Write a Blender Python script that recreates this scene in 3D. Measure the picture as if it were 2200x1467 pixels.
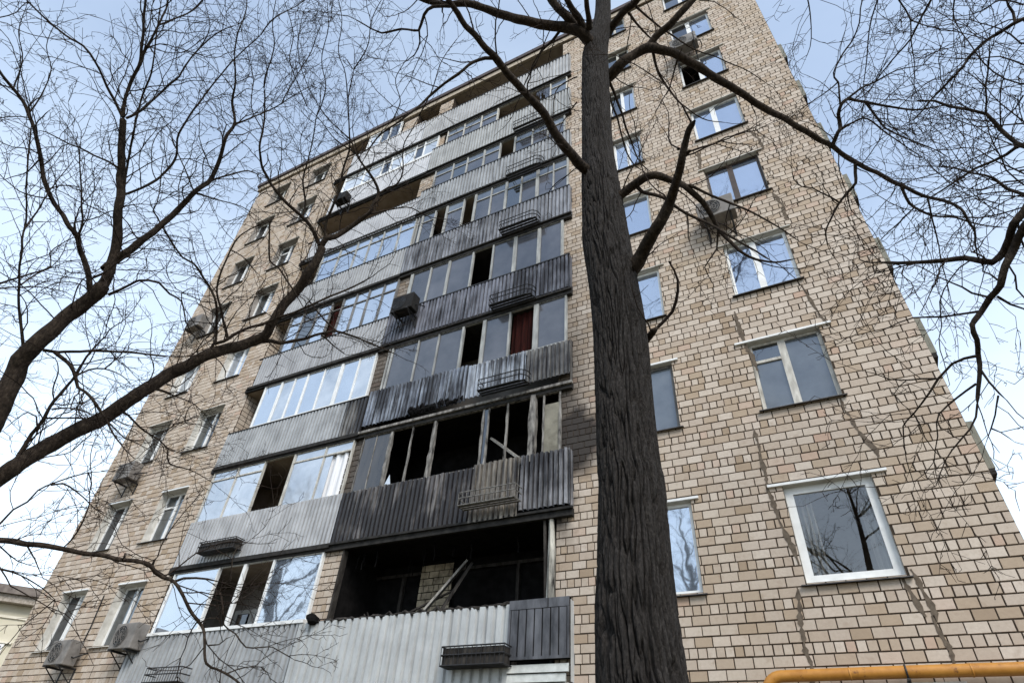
import bpy, bmesh, math, random
import numpy as np
from mathutils import Vector, Matrix, noise

for o in list(bpy.data.objects):
    bpy.data.objects.remove(o)
scene = bpy.context.scene
col = scene.collection
R = math.radians

# ------------------------------------------------------------------ camera, sky, sun, exposure
CAM_R=[[0.885588, 0.252283, 0.389984], [0.460423, -0.587443, -0.665524], [0.061193, 0.768937, -0.636389]]
LENS=20.8008

cam_d = bpy.data.cameras.new('camera')
cam = bpy.data.objects.new('camera', cam_d)
col.objects.link(cam)
cam_d.sensor_width = 36
cam_d.lens = LENS
cam_d.clip_end = 2000
mw = Matrix(CAM_R).to_4x4()
mw.translation = Vector((0, 0, 1.6))
cam.matrix_world = mw
scene.camera = cam

SUN_EL, SUN_AZ = R(42), R(136)      # azimuth measured clockwise from +Y: behind the camera, to its right
world = bpy.data.worlds.new("World")
scene.world = world
world.use_nodes = True
wn = world.node_tree
wn.nodes.clear()
w_out = wn.nodes.new('ShaderNodeOutputWorld')
w_bg = wn.nodes.new('ShaderNodeBackground')
w_bg.inputs['Strength'].default_value = 0.15
w_sky = wn.nodes.new('ShaderNodeTexSky')
w_sky.sky_type = 'NISHITA'
w_sky.sun_disc = False
w_sky.sun_elevation = SUN_EL
w_sky.sun_rotation = SUN_AZ
w_sky.air_density = 1.0
w_sky.dust_density = 0.5
w_sky.ozone_density = 1.0
# thin bright cloud veil, thicker towards the horizon
w_tc = wn.nodes.new('ShaderNodeTexCoord')
w_map = wn.nodes.new('ShaderNodeMapping')
w_map.inputs['Scale'].default_value = (1.0, 1.0, 2.0)
w_nz = wn.nodes.new('ShaderNodeTexNoise')
w_nz.inputs['Scale'].default_value = 1.6
w_nz.inputs['Detail'].default_value = 6
w_nz.inputs['Roughness'].default_value = 0.55
w_r = wn.nodes.new('ShaderNodeMapRange')
w_r.inputs['From Min'].default_value = 0.36
w_r.inputs['From Max'].default_value = 0.72
w_r.inputs['To Min'].default_value = 0.22
w_r.inputs['To Max'].default_value = 0.36
w_sep = wn.nodes.new('ShaderNodeSeparateXYZ')
w_h = wn.nodes.new('ShaderNodeMapRange')
w_h.inputs['From Min'].default_value = 0.15
w_h.inputs['From Max'].default_value = 0.75
w_h.inputs['To Min'].default_value = 0.56
w_h.inputs['To Max'].default_value = 0.0
w_add = wn.nodes.new('ShaderNodeMath')
w_add.operation = 'ADD'
w_add.use_clamp = True
w_mix = wn.nodes.new('ShaderNodeMixRGB')
w_mix.inputs['Color2'].default_value = (5.6, 6.4, 7.1, 1)
lk = wn.links.new
lk(w_tc.outputs['Generated'], w_map.inputs['Vector'])
lk(w_map.outputs['Vector'], w_nz.inputs['Vector'])
lk(w_nz.outputs['Fac'], w_r.inputs['Value'])
lk(w_tc.outputs['Generated'], w_sep.inputs['Vector'])
lk(w_sep.outputs['Z'], w_h.inputs['Value'])
lk(w_r.outputs['Result'], w_add.inputs[0])
lk(w_h.outputs['Result'], w_add.inputs[1])
lk(w_add.outputs[0], w_mix.inputs['Fac'])
lk(w_sky.outputs['Color'], w_mix.inputs['Color1'])
lk(w_mix.outputs['Color'], w_bg.inputs['Color'])
lk(w_bg.outputs['Background'], w_out.inputs['Surface'])

sun_d = bpy.data.lights.new('sun', 'SUN')
sun_d.energy = 2.0
sun_d.angle = R(28)
sun_d.color = (1.0, 0.95, 0.87)
sun = bpy.data.objects.new('sun', sun_d)
col.objects.link(sun)
sdir = Vector((math.sin(SUN_AZ) * math.cos(SUN_EL), math.cos(SUN_AZ) * math.cos(SUN_EL), math.sin(SUN_EL)))
sun.rotation_euler = sdir.to_track_quat('Z', 'Y').to_euler()

scene.view_settings.view_transform = 'Standard'
scene.view_settings.look = 'None'
scene.view_settings.gamma = 1.0
scene.view_settings.use_curve_mapping = False
scene.view_settings.exposure = 0.78
scene.cycles.max_bounces = 6
scene.cycles.transparent_max_bounces = 8

# ------------------------------------------------------------------ materials
def srgb(r, g, b):
    f = lambda c: (c / 255 / 12.92) if c <= 10 else ((c / 255 + 0.055) / 1.055) ** 2.4
    return (f(r), f(g), f(b), 1)

def base_mat(name, color, rough=0.8, spec=0.3, metal=0.0):
    m = bpy.data.materials.new(name)
    m.use_nodes = True
    b = m.node_tree.nodes['Principled BSDF']
    b.inputs['Base Color'].default_value = color
    b.inputs['Roughness'].default_value = rough
    b.inputs['Specular IOR Level'].default_value = spec
    b.inputs['Metallic'].default_value = metal
    return m

def N(m, t, **kw):
    n = m.node_tree.nodes.new(t)
    for k, v in kw.items():
        if k in n.inputs:
            n.inputs[k].default_value = v
        else:
            setattr(n, k, v)
    return n

def K(m, a, b):
    m.node_tree.links.new(a, b)

def ramp(m, fac, stops):
    n = N(m, 'ShaderNodeValToRGB')
    e = n.color_ramp.elements
    while len(e) < len(stops):
        e.new(0.5)
    for el, (p, c) in zip(e, stops):
        el.position = p
        el.color = c
    K(m, fac, n.inputs['Fac'])
    return n.outputs['Color']

def mixc(m, fac, a, b, mode='MIX'):
    n = N(m, 'ShaderNodeMixRGB', blend_type=mode)
    for s, v in (('Fac', fac), ('Color1', a), ('Color2', b)):
        if hasattr(v, 'is_output'):
            K(m, v, n.inputs[s])
        else:
            n.inputs[s].default_value = v
    return n.outputs['Color']

def mth(m, op, a, b=0.0, clamp=False):
    n = N(m, 'ShaderNodeMath', operation=op, use_clamp=clamp)
    for i, v in enumerate((a, b)):
        if hasattr(v, 'is_output'):
            K(m, v, n.inputs[i])
        else:
            n.inputs[i].default_value = v
    return n.outputs[0]

def mrange(m, v, a, b, c, d):
    n = N(m, 'ShaderNodeMapRange')
    K(m, v, n.inputs['Value'])
    for k, x in (('From Min', a), ('From Max', b), ('To Min', c), ('To Max', d)):
        n.inputs[k].default_value = x
    return n.outputs['Result']

def pos_noise(m, scale, detail=4, sc=(1, 1, 1), rough=0.6):
    g = N(m, 'ShaderNodeNewGeometry')
    mp = N(m, 'ShaderNodeMapping')
    mp.inputs['Scale'].default_value = sc
    K(m, g.outputs['Position'], mp.inputs['Vector'])
    n = N(m, 'ShaderNodeTexNoise', Scale=scale, Detail=detail, Roughness=rough)
    K(m, mp.outputs['Vector'], n.inputs['Vector'])
    return n.outputs['Fac']

def bsdf(m):
    return m.node_tree.nodes['Principled BSDF']

def bump(m, h, strength=0.4, dist=0.01):
    n = N(m, 'ShaderNodeBump', Strength=strength, Distance=dist)
    K(m, h, n.inputs['Height'])
    K(m, n.outputs['Normal'], bsdf(m).inputs['Normal'])

def noisy(name, c1, c2, scale=6, rough=0.8, spec=0.3, metal=0.0, sc=(1, 1, 1), detail=5, bmp=0.0):
    m = base_mat(name, c1, rough, spec, metal)
    n = pos_noise(m, scale, detail, sc)
    K(m, ramp(m, n, [(0.3, c1), (0.7, c2)]), bsdf(m).inputs['Base Color'])
    if bmp:
        bump(m, n, bmp)
    return m

def soot_mask(m):
    """smoke staining that hangs above and beside the burnt flat (a stain in world space)"""
    g = N(m, 'ShaderNodeNewGeometry')
    s = N(m, 'ShaderNodeSeparateXYZ')
    K(m, g.outputs['Position'], s.inputs[0])
    nz = pos_noise(m, 1.7, 5)
    x = mth(m, 'ADD', s.outputs['X'], mth(m, 'MULTIPLY', mth(m, 'SUBTRACT', nz, 0.5), 0.9))
    fx = mrange(m, x, -4.15, -3.25, 1.0, 0.0)
    zn = mth(m, 'ADD', s.outputs['Z'], mth(m, 'MULTIPLY', mth(m, 'SUBTRACT', nz, 0.5), 0.8))
    fz1 = mrange(m, zn, 6.9, 7.3, 0.0, 1.0)
    fz2 = mrange(m, zn, 8.2, 14.5, 0.9, 0.0)
    haze_ = mth(m, 'MULTIPLY', mth(m, 'MULTIPLY', fz1, fz2), fx)
    dx = mth(m, 'MULTIPLY', mth(m, 'ADD', x, 3.95), 1.5)
    dz = mth(m, 'ADD', zn, -7.75)
    d2 = mth(m, 'ADD', mth(m, 'MULTIPLY', dx, dx), mth(m, 'MULTIPLY', dz, dz))
    core = mrange(m, d2, 0.35, 1.15, 1.0, 0.0)
    lip = mth(m, 'MULTIPLY', mth(m, 'MULTIPLY', mrange(m, zn, 5.4, 6.1, 0.0, 1.0), mrange(m, zn, 6.3, 6.6, 1.0, 0.0)), mrange(m, x, -4.25, -3.9, 1.0, 0.0))
    blob = mth(m, 'MAXIMUM', mth(m, 'MAXIMUM', haze_, core), lip)
    keep = mrange(m, s.outputs['X'], -4.9, -4.6, 0.0, 1.0)
    pierz = mth(m, 'MULTIPLY', mrange(m, s.outputs['Z'], 6.0, 6.4, 0.0, 0.9), mrange(m, s.outputs['Z'], 10.0, 21.0, 1.0, 0.0))
    pier = mth(m, 'MULTIPLY', pierz, mth(m, 'MULTIPLY', mrange(m, s.outputs['X'], -10.3, -10.1, 0.0, 1.0), mrange(m, s.outputs['X'], -9.2, -9.0, 1.0, 0.0)))
    return mth(m, 'MAXIMUM', mth(m, 'MULTIPLY', blob, keep), pier, True)

def brick_mat(name, per_object):
    m = base_mat(name, srgb(180, 155, 130), 0.85, 0.25)
    if per_object:
        rnd = N(m, 'ShaderNodeObjectInfo').outputs['Random']
    else:
        rnd = N(m, 'ShaderNodeNewGeometry').outputs['Random Per Island']
    c = ramp(m, rnd, [(0.0, srgb(146, 128, 108)), (0.05, srgb(166, 148, 128)), (0.35, srgb(177, 163, 149)),
                      (0.65, srgb(184, 171, 157)), (0.95, srgb(196, 184, 171)), (1.0, srgb(176, 150, 132))])
    fine = pos_noise(m, 26, 5)
    c = mixc(m, mrange(m, fine, 0.35, 0.75, 0.0, 0.22), c, srgb(128, 110, 96))
    blot = pos_noise(m, 7.0, 5)
    c = mixc(m, mrange(m, blot, 0.56, 0.74, 0.0, 0.40), c, srgb(138, 118, 100))
    big = pos_noise(m, 0.55, 4)
    c = mixc(m, mrange(m, big, 0.42, 0.7, 0.0, 0.30), c, srgb(170, 152, 128))
    run = pos_noise(m, 1.0, 5, (2.2, 2.2, 0.12))
    c = mixc(m, mrange(m, run, 0.55, 0.8, 0.0, 0.25), c, srgb(112, 92, 74))
    c = mixc(m, mth(m, 'MULTIPLY', soot_mask(m), 0.93), c, (0.012, 0.011, 0.012, 1))
    K(m, c, bsdf(m).inputs['Base Color'])
    bump(m, fine, 0.35, 0.006)
    return m

M_ = {}
M_['brick'] = brick_mat('brick', True)
M_['brick_field'] = brick_mat('brick_field', False)
M_['mortar'] = noisy('mortar', srgb(52, 45, 39), srgb(78, 68, 59), 9, 0.95, 0.1, bmp=0.4)
M_['patch'] = noisy('cement_patch', srgb(80, 71, 62), srgb(110, 99, 87), 14, 0.95, 0.1, bmp=0.5)
M_['white'] = noisy('white_paint', srgb(206, 206, 204), srgb(226, 226, 224), 5, 0.5, 0.4)
M_['plaster'] = noisy('reveal_plaster', srgb(170, 166, 158), srgb(206, 203, 196), 5, 0.9, 0.2)
M_['oldwhite'] = noisy('weathered_white_paint', srgb(150, 146, 138), srgb(205, 202, 194), 14, 0.75, 0.25, sc=(1, 1, .3))
M_['greyframe'] = noisy('sooty_grey_wood', srgb(74, 73, 72), srgb(128, 126, 124), 8, 0.8, 0.25, sc=(1, 1, .25))
M_['paleframe'] = noisy('pale_grey_wood', srgb(120, 120, 118), srgb(176, 176, 172), 8, 0.75, 0.3, sc=(1, 1, .25))
M_['brownframe'] = noisy('brown_frame', srgb(46, 36, 30), srgb(66, 54, 46), 6, 0.5, 0.4)
M_['charwood'] = noisy('charred_wood', (0.010, 0.009, 0.009, 1), srgb(74, 70, 66), 10, 0.95, 0.1, sc=(1, 1, .3), bmp=0.6)
M_['ashwood'] = noisy('ash_coated_wood', srgb(84, 82, 80), srgb(178, 174, 166), 9, 0.9, 0.15, sc=(2, 2, .4), bmp=0.5)
M_['charash'] = noisy('charred_ashy_wood', (0.014, 0.013, 0.013, 1), srgb(158, 154, 148), 4.5, 0.95, 0.1, sc=(3, 3, .8), bmp=0.6)
M_['burntpost'] = noisy('half_burnt_post', (0.012, 0.011, 0.011, 1), srgb(206, 202, 190), 3.5, 0.9, 0.15, sc=(2, 2, .5), bmp=0.4)
M_['soot'] = noisy('soot', (0.004, 0.004, 0.004, 1), (0.014, 0.013, 0.013, 1), 5, 1.0, 0.05)
M_['slab'] = noisy('slab_edge', srgb(30, 30, 30), srgb(58, 56, 54), 7, 0.9, 0.15)
M_['palebeam'] = noisy('pale_edge', srgb(120, 112, 104), srgb(176, 168, 158), 9, 0.85, 0.2)
M_['ceiling'] = noisy('balcony_ceiling', srgb(136, 122, 108), srgb(164, 150, 136), 3, 0.9, 0.15)
M_['backwall'] = noisy('balcony_back_wall', srgb(122, 104, 88), srgb(160, 144, 128), 3, 0.9, 0.15)
M_['greywall'] = noisy('grey_plaster', srgb(128, 122, 116), srgb(158, 152, 146), 3, 0.9, 0.15)
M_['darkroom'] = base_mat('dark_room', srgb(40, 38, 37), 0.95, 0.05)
M_['metal_dark'] = noisy('dark_iron', srgb(22, 22, 23), srgb(46, 44, 44), 20, 0.6, 0.4)
M_['metal_sill'] = noisy('sill_metal', srgb(50, 48, 47), srgb(86, 82, 80), 12, 0.5, 0.4, 0.3)
M_['ironash'] = noisy('burnt_iron', srgb(60, 58, 56), srgb(140, 136, 130), 16, 0.7, 0.3)
M_['ac_light'] = noisy('ac_beige', srgb(92, 88, 84), srgb(128, 123, 118), 5, 0.6, 0.3)
M_['ac_dark'] = noisy('ac_sooty', srgb(18, 17, 17), srgb(38, 36, 34), 7, 0.8, 0.2)
M_['black_plastic'] = base_mat('black_plastic', (0.01, 0.01, 0.01, 1), 0.5, 0.4)
M_['pipe'] = noisy('yellow_pipe_paint', srgb(160, 106, 38), srgb(186, 130, 56), 7, 0.45, 0.45)
_m = M_['pipe']
_n = pos_noise(_m, 9, 6, (1, 1, 1), .7)
_b = bsdf(_m).inputs['Base Color'].links[0].from_socket
K(_m, mixc(_m, mrange(_m, _n, .60, .68, 0, .8), _b, srgb(96, 58, 34)), bsdf(_m).inputs['Base Color'])
bump(_m, _n, .3, .004)
M_['fascia'] = noisy('cornice_fascia', srgb(150, 138, 122), srgb(178, 166, 150), 6, 0.9, 0.2)
M_['roofmetal'] = noisy('roof_edge_metal', srgb(52, 42, 38), srgb(76, 62, 56), 6, 0.6, 0.35)
M_['curtain'] = noisy('white_curtain', srgb(206, 206, 208), srgb(234, 234, 236), 4, 0.9, 0.1, sc=(9, 1, .2))
M_['redcloth'] = noisy('red_curtain', srgb(26, 10, 8), srgb(54, 20, 16), 6, 0.9, 0.1, sc=(4, 1, .3))
M_['beige_panel'] = noisy('beige_panel', srgb(96, 92, 82), srgb(150, 146, 132), 3, 0.85, 0.15)
M_['darkslat'] = noisy('dark_slat', srgb(50, 51, 55), srgb(104, 105, 110), 6, 0.6, 0.35, sc=(1, 1, .3))
M_['siding'] = noisy('pale_siding', srgb(166, 168, 164), srgb(206, 208, 204), 5, 0.6, 0.3)

def sheet_mat(name, c1, c2, soot=0.0, streak=0.3, soot_col=(0.012, 0.011, 0.013, 1), seam=0.0, metal=0.0, tint=None):
    """painted corrugated steel: patchy paint, rain streaks, burnt streaks"""
    m = base_mat(name, c1, 0.55, 0.35, metal)
    a = pos_noise(m, 2.3, 5)
    c = ramp(m, a, [(0.3, c1), (0.7, c2)])
    st = pos_noise(m, 1.0, 6, (7, 7, 0.55), 0.65)
    c = mixc(m, mrange(m, st, 0.48, 0.72, 0.0, streak), c, srgb(66, 60, 56))
    if tint:
        t2 = pos_noise(m, 1.0, 5, (9, 9, 0.8), 0.65)
        c = mixc(m, mrange(m, t2, 0.5, 0.68, 0.0, 0.8), c, tint)
    if seam > 0 and soot == 0:
        soot = .001
    if soot > 0:
        s1 = pos_noise(m, 1.0, 7, (10, 10, 0.9), 0.7)
        s2 = pos_noise(m, 0.8, 4)
        f = mth(m, 'ADD', mth(m, 'MULTIPLY', s1, 0.75), mth(m, 'MULTIPLY', s2, 0.55))
        if seam:
            g_ = N(m, 'ShaderNodeNewGeometry')
            sp = N(m, 'ShaderNodeSeparateXYZ')
            K(m, g_.outputs['Position'], sp.inputs[0])
            f = mth(m, 'ADD', f, mrange(m, sp.outputs['X'], -12.6, -9.7, -.1, seam))
        c = mixc(m, mrange(m, f, 0.92 - 0.75 * soot, 1.12 - 0.75 * soot, 0.0, 0.95), c, soot_col)
    K(m, c, bsdf(m).inputs['Base Color'])
    return m

def pane_mat(name, c1, c2, refl, rough=0.03, sc=(1, 1, 1), scale=1.2):
    """glass seen from outside: a dim interior behind, the sky and the trees mirrored in front"""
    m = bpy.data.materials.new(name)
    m.use_nodes = True
    nt = m.node_tree
    nt.nodes.clear()
    out = nt.nodes.new('ShaderNodeOutputMaterial')
    d = nt.nodes.new('ShaderNodeBsdfDiffuse')
    g = nt.nodes.new('ShaderNodeBsdfGlossy')
    g.inputs['Roughness'].default_value = rough
    g.inputs['Color'].default_value = (0.86, 0.92, 1.0, 1)
    mx = nt.nodes.new('ShaderNodeMixShader')
    n = pos_noise(m, scale, 5, sc)
    own = N(m, 'ShaderNodeObjectInfo').outputs['Random']
    K(m, mixc(m, mrange(m, own, 0, 1, 0, .45), ramp(m, n, [(0.3, c1), (0.7, c2)]), srgb(30, 31, 33)), d.inputs['Color'])
    fr = N(m, 'ShaderNodeFresnel', IOR=1.5)
    wv = pos_noise(m, 1.6, 2)
    bp = N(m, 'ShaderNodeBump', Strength=0.05, Distance=0.05)
    K(m, wv, bp.inputs['Height'])
    K(m, bp.outputs['Normal'], g.inputs['Normal'])
    K(m, mth(m, 'ADD', mth(m, 'MULTIPLY', fr.outputs[0], 1.2), refl, True), mx.inputs['Fac'])
    K(m, d.outputs[0], mx.inputs[1])
    K(m, g.outputs[0], mx.inputs[2])
    K(m, mx.outputs[0], out.inputs['Surface'])
    return m

M_['p_sky'] = pane_mat('pane_bright', srgb(92, 102, 116), srgb(140, 150, 162), 0.44)
M_['p_blue'] = pane_mat('pane_blue', srgb(60, 74, 96), srgb(90, 104, 126), 0.45)
M_['p_film'] = pane_mat('pane_filmed', srgb(120, 126, 132), srgb(190, 194, 198), 0.30, 0.06)
M_['p_grey'] = pane_mat('pane_sooty', srgb(62, 62, 66), srgb(96, 95, 98), 0.035, 0.12)
M_['p_dust'] = pane_mat('pane_dusty', srgb(78, 84, 92), srgb(112, 118, 124), 0.05, 0.10)
M_['p_dark'] = pane_mat('pane_dark', srgb(16, 17, 18), srgb(34, 34, 35), 0.05)
M_['p_dim'] = pane_mat('pane_dim', srgb(24, 26, 25), srgb(58, 60, 56), 0.10, 0.02)
M_['p_dirty'] = pane_mat('pane_smoked', srgb(46, 42, 38), srgb(92, 84, 74), 0.02, 0.2, (3, 3, .6))
def clear_mat():
    m = bpy.data.materials.new('pane_clear'); m.use_nodes = True
    nt = m.node_tree; nt.nodes.clear()
    out = nt.nodes.new('ShaderNodeOutputMaterial')
    t = nt.nodes.new('ShaderNodeBsdfTransparent'); t.inputs['Color'].default_value = (.62, .64, .62, 1)
    g_ = nt.nodes.new('ShaderNodeBsdfGlossy'); g_.inputs['Roughness'].default_value = .01
    mx = nt.nodes.new('ShaderNodeMixShader'); mx.inputs['Fac'].default_value = .16
    K(m, t.outputs[0], mx.inputs[1]); K(m, g_.outputs[0], mx.inputs[2]); K(m, mx.outputs[0], out.inputs['Surface'])
    return m
M_['p_clear'] = clear_mat()
M_['p_white'] = pane_mat('pane_white', srgb(190, 196, 200), srgb(216, 220, 224), 0.2, 0.08)

# ------------------------------------------------------------------ object helpers
def link(name, me, mat=None, parent=None, label=None, cat=None, group=None, kind=None):
    o = bpy.data.objects.new(name, me)
    col.objects.link(o)
    if me is not None and mat is not None:
        if len(me.materials) == 0:
            me.materials.append(mat)
    if parent is not None:
        o.parent = parent
    for k, v in (('label', label), ('category', cat), ('group', group), ('kind', kind)):
        if v:
            o[k] = v
    return o

class MB:
    def __init__(s):
        s.v, s.f = [], []
    def quad(s, a, b, c, d):
        i = len(s.v)
        s.v += [a, b, c, d]
        s.f.append((i, i + 1, i + 2, i + 3))
    def box(s, x0, x1, y0, y1, z0, z1):
        i = len(s.v)
        s.v += [(x0, y0, z0), (x1, y0, z0), (x1, y1, z0), (x0, y1, z0), (x0, y0, z1), (x1, y0, z1), (x1, y1, z1), (x0, y1, z1)]
        for q in ((0, 3, 2, 1), (4, 5, 6, 7), (0, 1, 5, 4), (1, 2, 6, 5), (2, 3, 7, 6), (3, 0, 4, 7)):
            s.f.append(tuple(i + k for k in q))
        return s
    def tube(s, pts, rad, n=6, cap=True):
        pts = [Vector(p) for p in pts]
        i0 = len(s.v)
        u = None
        for k, p in enumerate(pts):
            a = pts[max(k - 1, 0)]
            b = pts[min(k + 1, len(pts) - 1)]
            t = (b - a).normalized()
            if u is None:
                u = t.orthogonal().normalized()
            u = (u - t * u.dot(t)).normalized()
            w = t.cross(u)
            r = rad[k] if isinstance(rad, (list, tuple)) else rad
            for j in range(n):
                an = 2 * math.pi * j / n
                s.v.append(tuple(p + (u * math.cos(an) + w * math.sin(an)) * r))
        for k in range(len(pts) - 1):
            for j in range(n):
                a = i0 + k * n + j
                b = i0 + k * n + (j + 1) % n
                s.f.append((a, b, b + n, a + n))
        if cap:
            s.f.append(tuple(i0 + j for j in range(n - 1, -1, -1)))
            e = i0 + (len(pts) - 1) * n
            s.f.append(tuple(e + j for j in range(n)))
        return s
    def disc(s, c, r, n=20, y=0):
        i = len(s.v)
        for j in range(n):
            an = 2 * math.pi * j / n
            s.v.append((c[0] + r * math.cos(an), y, c[1] + r * math.sin(an)))
        s.f.append(tuple(i + j for j in range(n)))
    def mesh(s, name, mat=None, smooth=False):
        me = bpy.data.meshes.new(name)
        me.from_pydata([tuple(map(float, v)) for v in s.v], [], s.f)
        if mat:
            me.materials.append(mat)
        if smooth:
            me.polygons.foreach_set('use_smooth', [True] * len(me.polygons))
        me.update()
        return me
    def build(s, name, mat, parent=None, smooth=False, **kw):
        return link(name, s.mesh(name, mat, smooth), None, parent, **kw)

D = 9.6                      # metres from the camera to the facade plane
fx = lambda X: X * D
fz = lambda Z: Z * D + 1.6

# ------------------------------------------------------------------ ground
g = MB()
g.quad((-400, -400, 0), (400, -400, 0), (400, 400, 0), (-400, 400, 0))
g.build('ground', noisy('ground_soil', srgb(84, 76, 62), srgb(112, 106, 84), 1.5, 0.95, 0.1), kind='structure')

# ------------------------------------------------------------------ the apartment building
bld = link('apartment_building', None, label='nine storey beige brick apartment block with burnt corrugated balconies', cat='building')

XL, XR = fx(-2.19), fx(0.2315)
YF = D
ZT = fz(2.50)
LX0, LX1 = fx(-1.572), fx(-0.455)       # loggia strip
SILL = [.311, .617, .904, 1.203, 1.496, 1.79, 2.067, 2.36]
SILL_L = [.307, .584, .881, 1.162, 1.455, 1.733, 2.02, 2.304]
WH = .155
openings = []                           # world rectangles x0,x1,z0,z1
WIN = []                                # (rect, column, k)
for k in range(-1, 8):
    if k < 0:
        sr, sl = SILL[0] - .293, SILL_L[0] - .29
    else:
        sr, sl = SILL[k], SILL_L[k]
    hk = WH if k < 7 else .13
    for c, x0, x1, s in (('far', -2.055, -1.937, sl), ('near', -1.79, -1.672, sl), ('narrow', -.283, -.198, sr), ('wide', -.046, .084, sr)):
        rct = (fx(x0), fx(x1), fz(s), fz(s + hk))
        openings.append(rct)
        WIN.append((rct, c, k))
loggia = (LX0, LX1, 0.35, fz(2.497))
openings_all = openings + [loggia]

def grid_wall(x0, x1, z0, z1, holes, y, depth, name, mat, parent):
    xs = sorted({x0, x1, *[h[0] for h in holes], *[h[1] for h in holes]})
    zs = sorted({z0, z1, *[h[2] for h in holes], *[h[3] for h in holes]})
    xs = [x for x in xs if x0 <= x <= x1]
    zs = [z for z in zs if z0 <= z <= z1]
    mb = MB()
    inside = lambda x, z: any(h[0] < x < h[1] and h[2] < z < h[3] for h in holes)
    for a, b in zip(xs, xs[1:]):
        run = None
        for c, d in zip(zs, zs[1:]):
            if not inside((a + b) / 2, (c + d) / 2):
                mb.quad((a, y, c), (b, y, c), (b, y, d), (a, y, d))
    return mb.build(name, mat, parent)

wall = grid_wall(XL, XR, 0.0, ZT, openings_all, YF, .4, 'brick_wall', M_['mortar'], bld)
# reveals
for rct, c, k in WIN:
    x0, x1, z0, z1 = rct
    d = .30
    mb = MB()
    mb.quad((x0, YF - .012, z0), (x0, YF + d, z0), (x0, YF + d, z1), (x0, YF - .012, z1))
    mb.quad((x1, YF - .012, z0), (x1, YF - .012, z1), (x1, YF + d, z1), (x1, YF + d, z0))
    mb.quad((x0, YF - .012, z1), (x0, YF + d, z1), (x1, YF + d, z1), (x1, YF - .012, z1))
    mb.quad((x0, YF - .012, z0), (x1, YF - .012, z0), (x1, YF + d, z0), (x0, YF + d, z0))
    mb.build('window_reveal', M_['plaster'] if k in (0, 1, 2, 3) else M_['greywall'], bld)

# rest of the shell
bt = base_mat('side_brick', srgb(180, 155, 130), 0.9, 0.2)
_bt = N(bt, 'ShaderNodeTexBrick', Scale=1.0)
_bt.inputs['Color1'].default_value = srgb(178, 152, 126)
_bt.inputs['Color2'].default_value = srgb(192, 166, 142)
_bt.inputs['Mortar'].default_value = srgb(72, 60, 50)
_bt.inputs['Mortar Size'].default_value = 0.012
_bt.inputs['Brick Width'].default_value = 0.257
_bt.inputs['Row Height'].default_value = 0.146
_tc = N(bt, 'ShaderNodeNewGeometry')
_sp = N(bt, 'ShaderNodeSeparateXYZ')
_cb = N(bt, 'ShaderNodeCombineXYZ')
K(bt, _tc.outputs['Position'], _sp.inputs[0])
K(bt, mth(bt, 'ADD', _sp.outputs['X'], _sp.outputs['Y']), _cb.inputs['X'])
K(bt, _sp.outputs['Z'], _cb.inputs['Y'])
K(bt, _cb.outputs[0], _bt.inputs['Vector'])
K(bt, _bt.outputs['Color'], bsdf(bt).inputs['Base Color'])
YB = 24.0
mb = MB()
mb.quad((XL, YB, 0), (XL, YF, 0), (XL, YF, ZT), (XL, YB, ZT))
mb.build('side_wall', bt, bld)
mb = MB()
mb.quad((XR, YF, 0), (XR, YB, 0), (XR, YB, ZT), (XR, YF, ZT))
mb.build('side_wall', bt, bld)
mb = MB()
mb.quad((XR, YB, 0), (XL, YB, 0), (XL, YB, ZT), (XR, YB, ZT))
mb.build('rear_wall', bt, bld)
# roof slab and cornice
mb = MB()
mb.box(XL - .09, XR + .09, YF - .10, YB + .2, fz(2.503), fz(2.532))
mb.build('cornice', M_['fascia'], bld)
mb = MB()
mb.box(XL - .16, XR + .16, YF - .17, YB + .25, fz(2.5325), fz(2.556))
mb.build('roof', M_['roofmetal'], bld)

# ---- bricks
COURSE = .0152 * D
ZB0 = fz(.2234) - COURSE / 2            # bottom of a header course
ST = .0268 * D
JT = .0158
rng = random.Random(5)

def rect_minus(r, h):
    x0, x1, z0, z1 = r
    a0, a1, b0, b1 = h
    if a1 <= x0 or a0 >= x1 or b1 <= z0 or b0 >= z1:
        return [r]
    out = []
    if x0 < a0: out.append((x0, a0 - .004, z0, z1))
    if x1 > a1: out.append((a1 + .004, x1, z0, z1))
    m0, m1 = max(x0, a0), min(x1, a1)
    if z0 < b0: out.append((m0, m1, z0, b0 - .004))
    if z1 > b1: out.append((m0, m1, b1 + .004, z1))
    return [q for q in out if q[1] - q[0] > .02 and q[3] - q[2] > .02]

def course_bricks(x0, x1, z0, z1, holes):
    res = []
    i0 = math.floor((z0 - ZB0) / COURSE)
    i1 = math.ceil((z1 - ZB0) / COURSE)
    for i in range(i0, i1):
        zb = ZB0 + i * COURSE + JT / 2
        zt = zb + COURSE - JT
        if zt > z1 or zb < z0: 
            continue
        hdr = i % 4 == 0
        pitch = ST / 2 if hdr else ST
        off = fx(-.0067) + {0: .03, 1: ST / 2, 2: 0.0, 3: 0.0}[i % 4]
        if i % 4 in (1, 3): off = fx(-.0067)
        if i % 4 == 2: off = fx(-.0067) + ST / 2
        n0 = math.floor((x0 - off) / pitch)
        n1 = math.ceil((x1 - off) / pitch)
        for n in range(n0, n1):
            a = max(off + n * pitch + JT / 2, x0 + .004)
            b = min(off + (n + 1) * pitch - JT / 2, x1 - .004)
            if b - a < .03:
                continue
            full = abs((b - a) - (pitch - JT)) < 1e-6
            rects = [(a, b, zb, zt)]
            for h in holes:
                if h[1] < a or h[0] > b or h[3] < zb or h[2] > zt:
                    continue
                rects = [q for r in rects for q in rect_minus(r, h)]
                full = False
            for q in rects:
                res.append((q, hdr if full else None))
    return res

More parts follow.
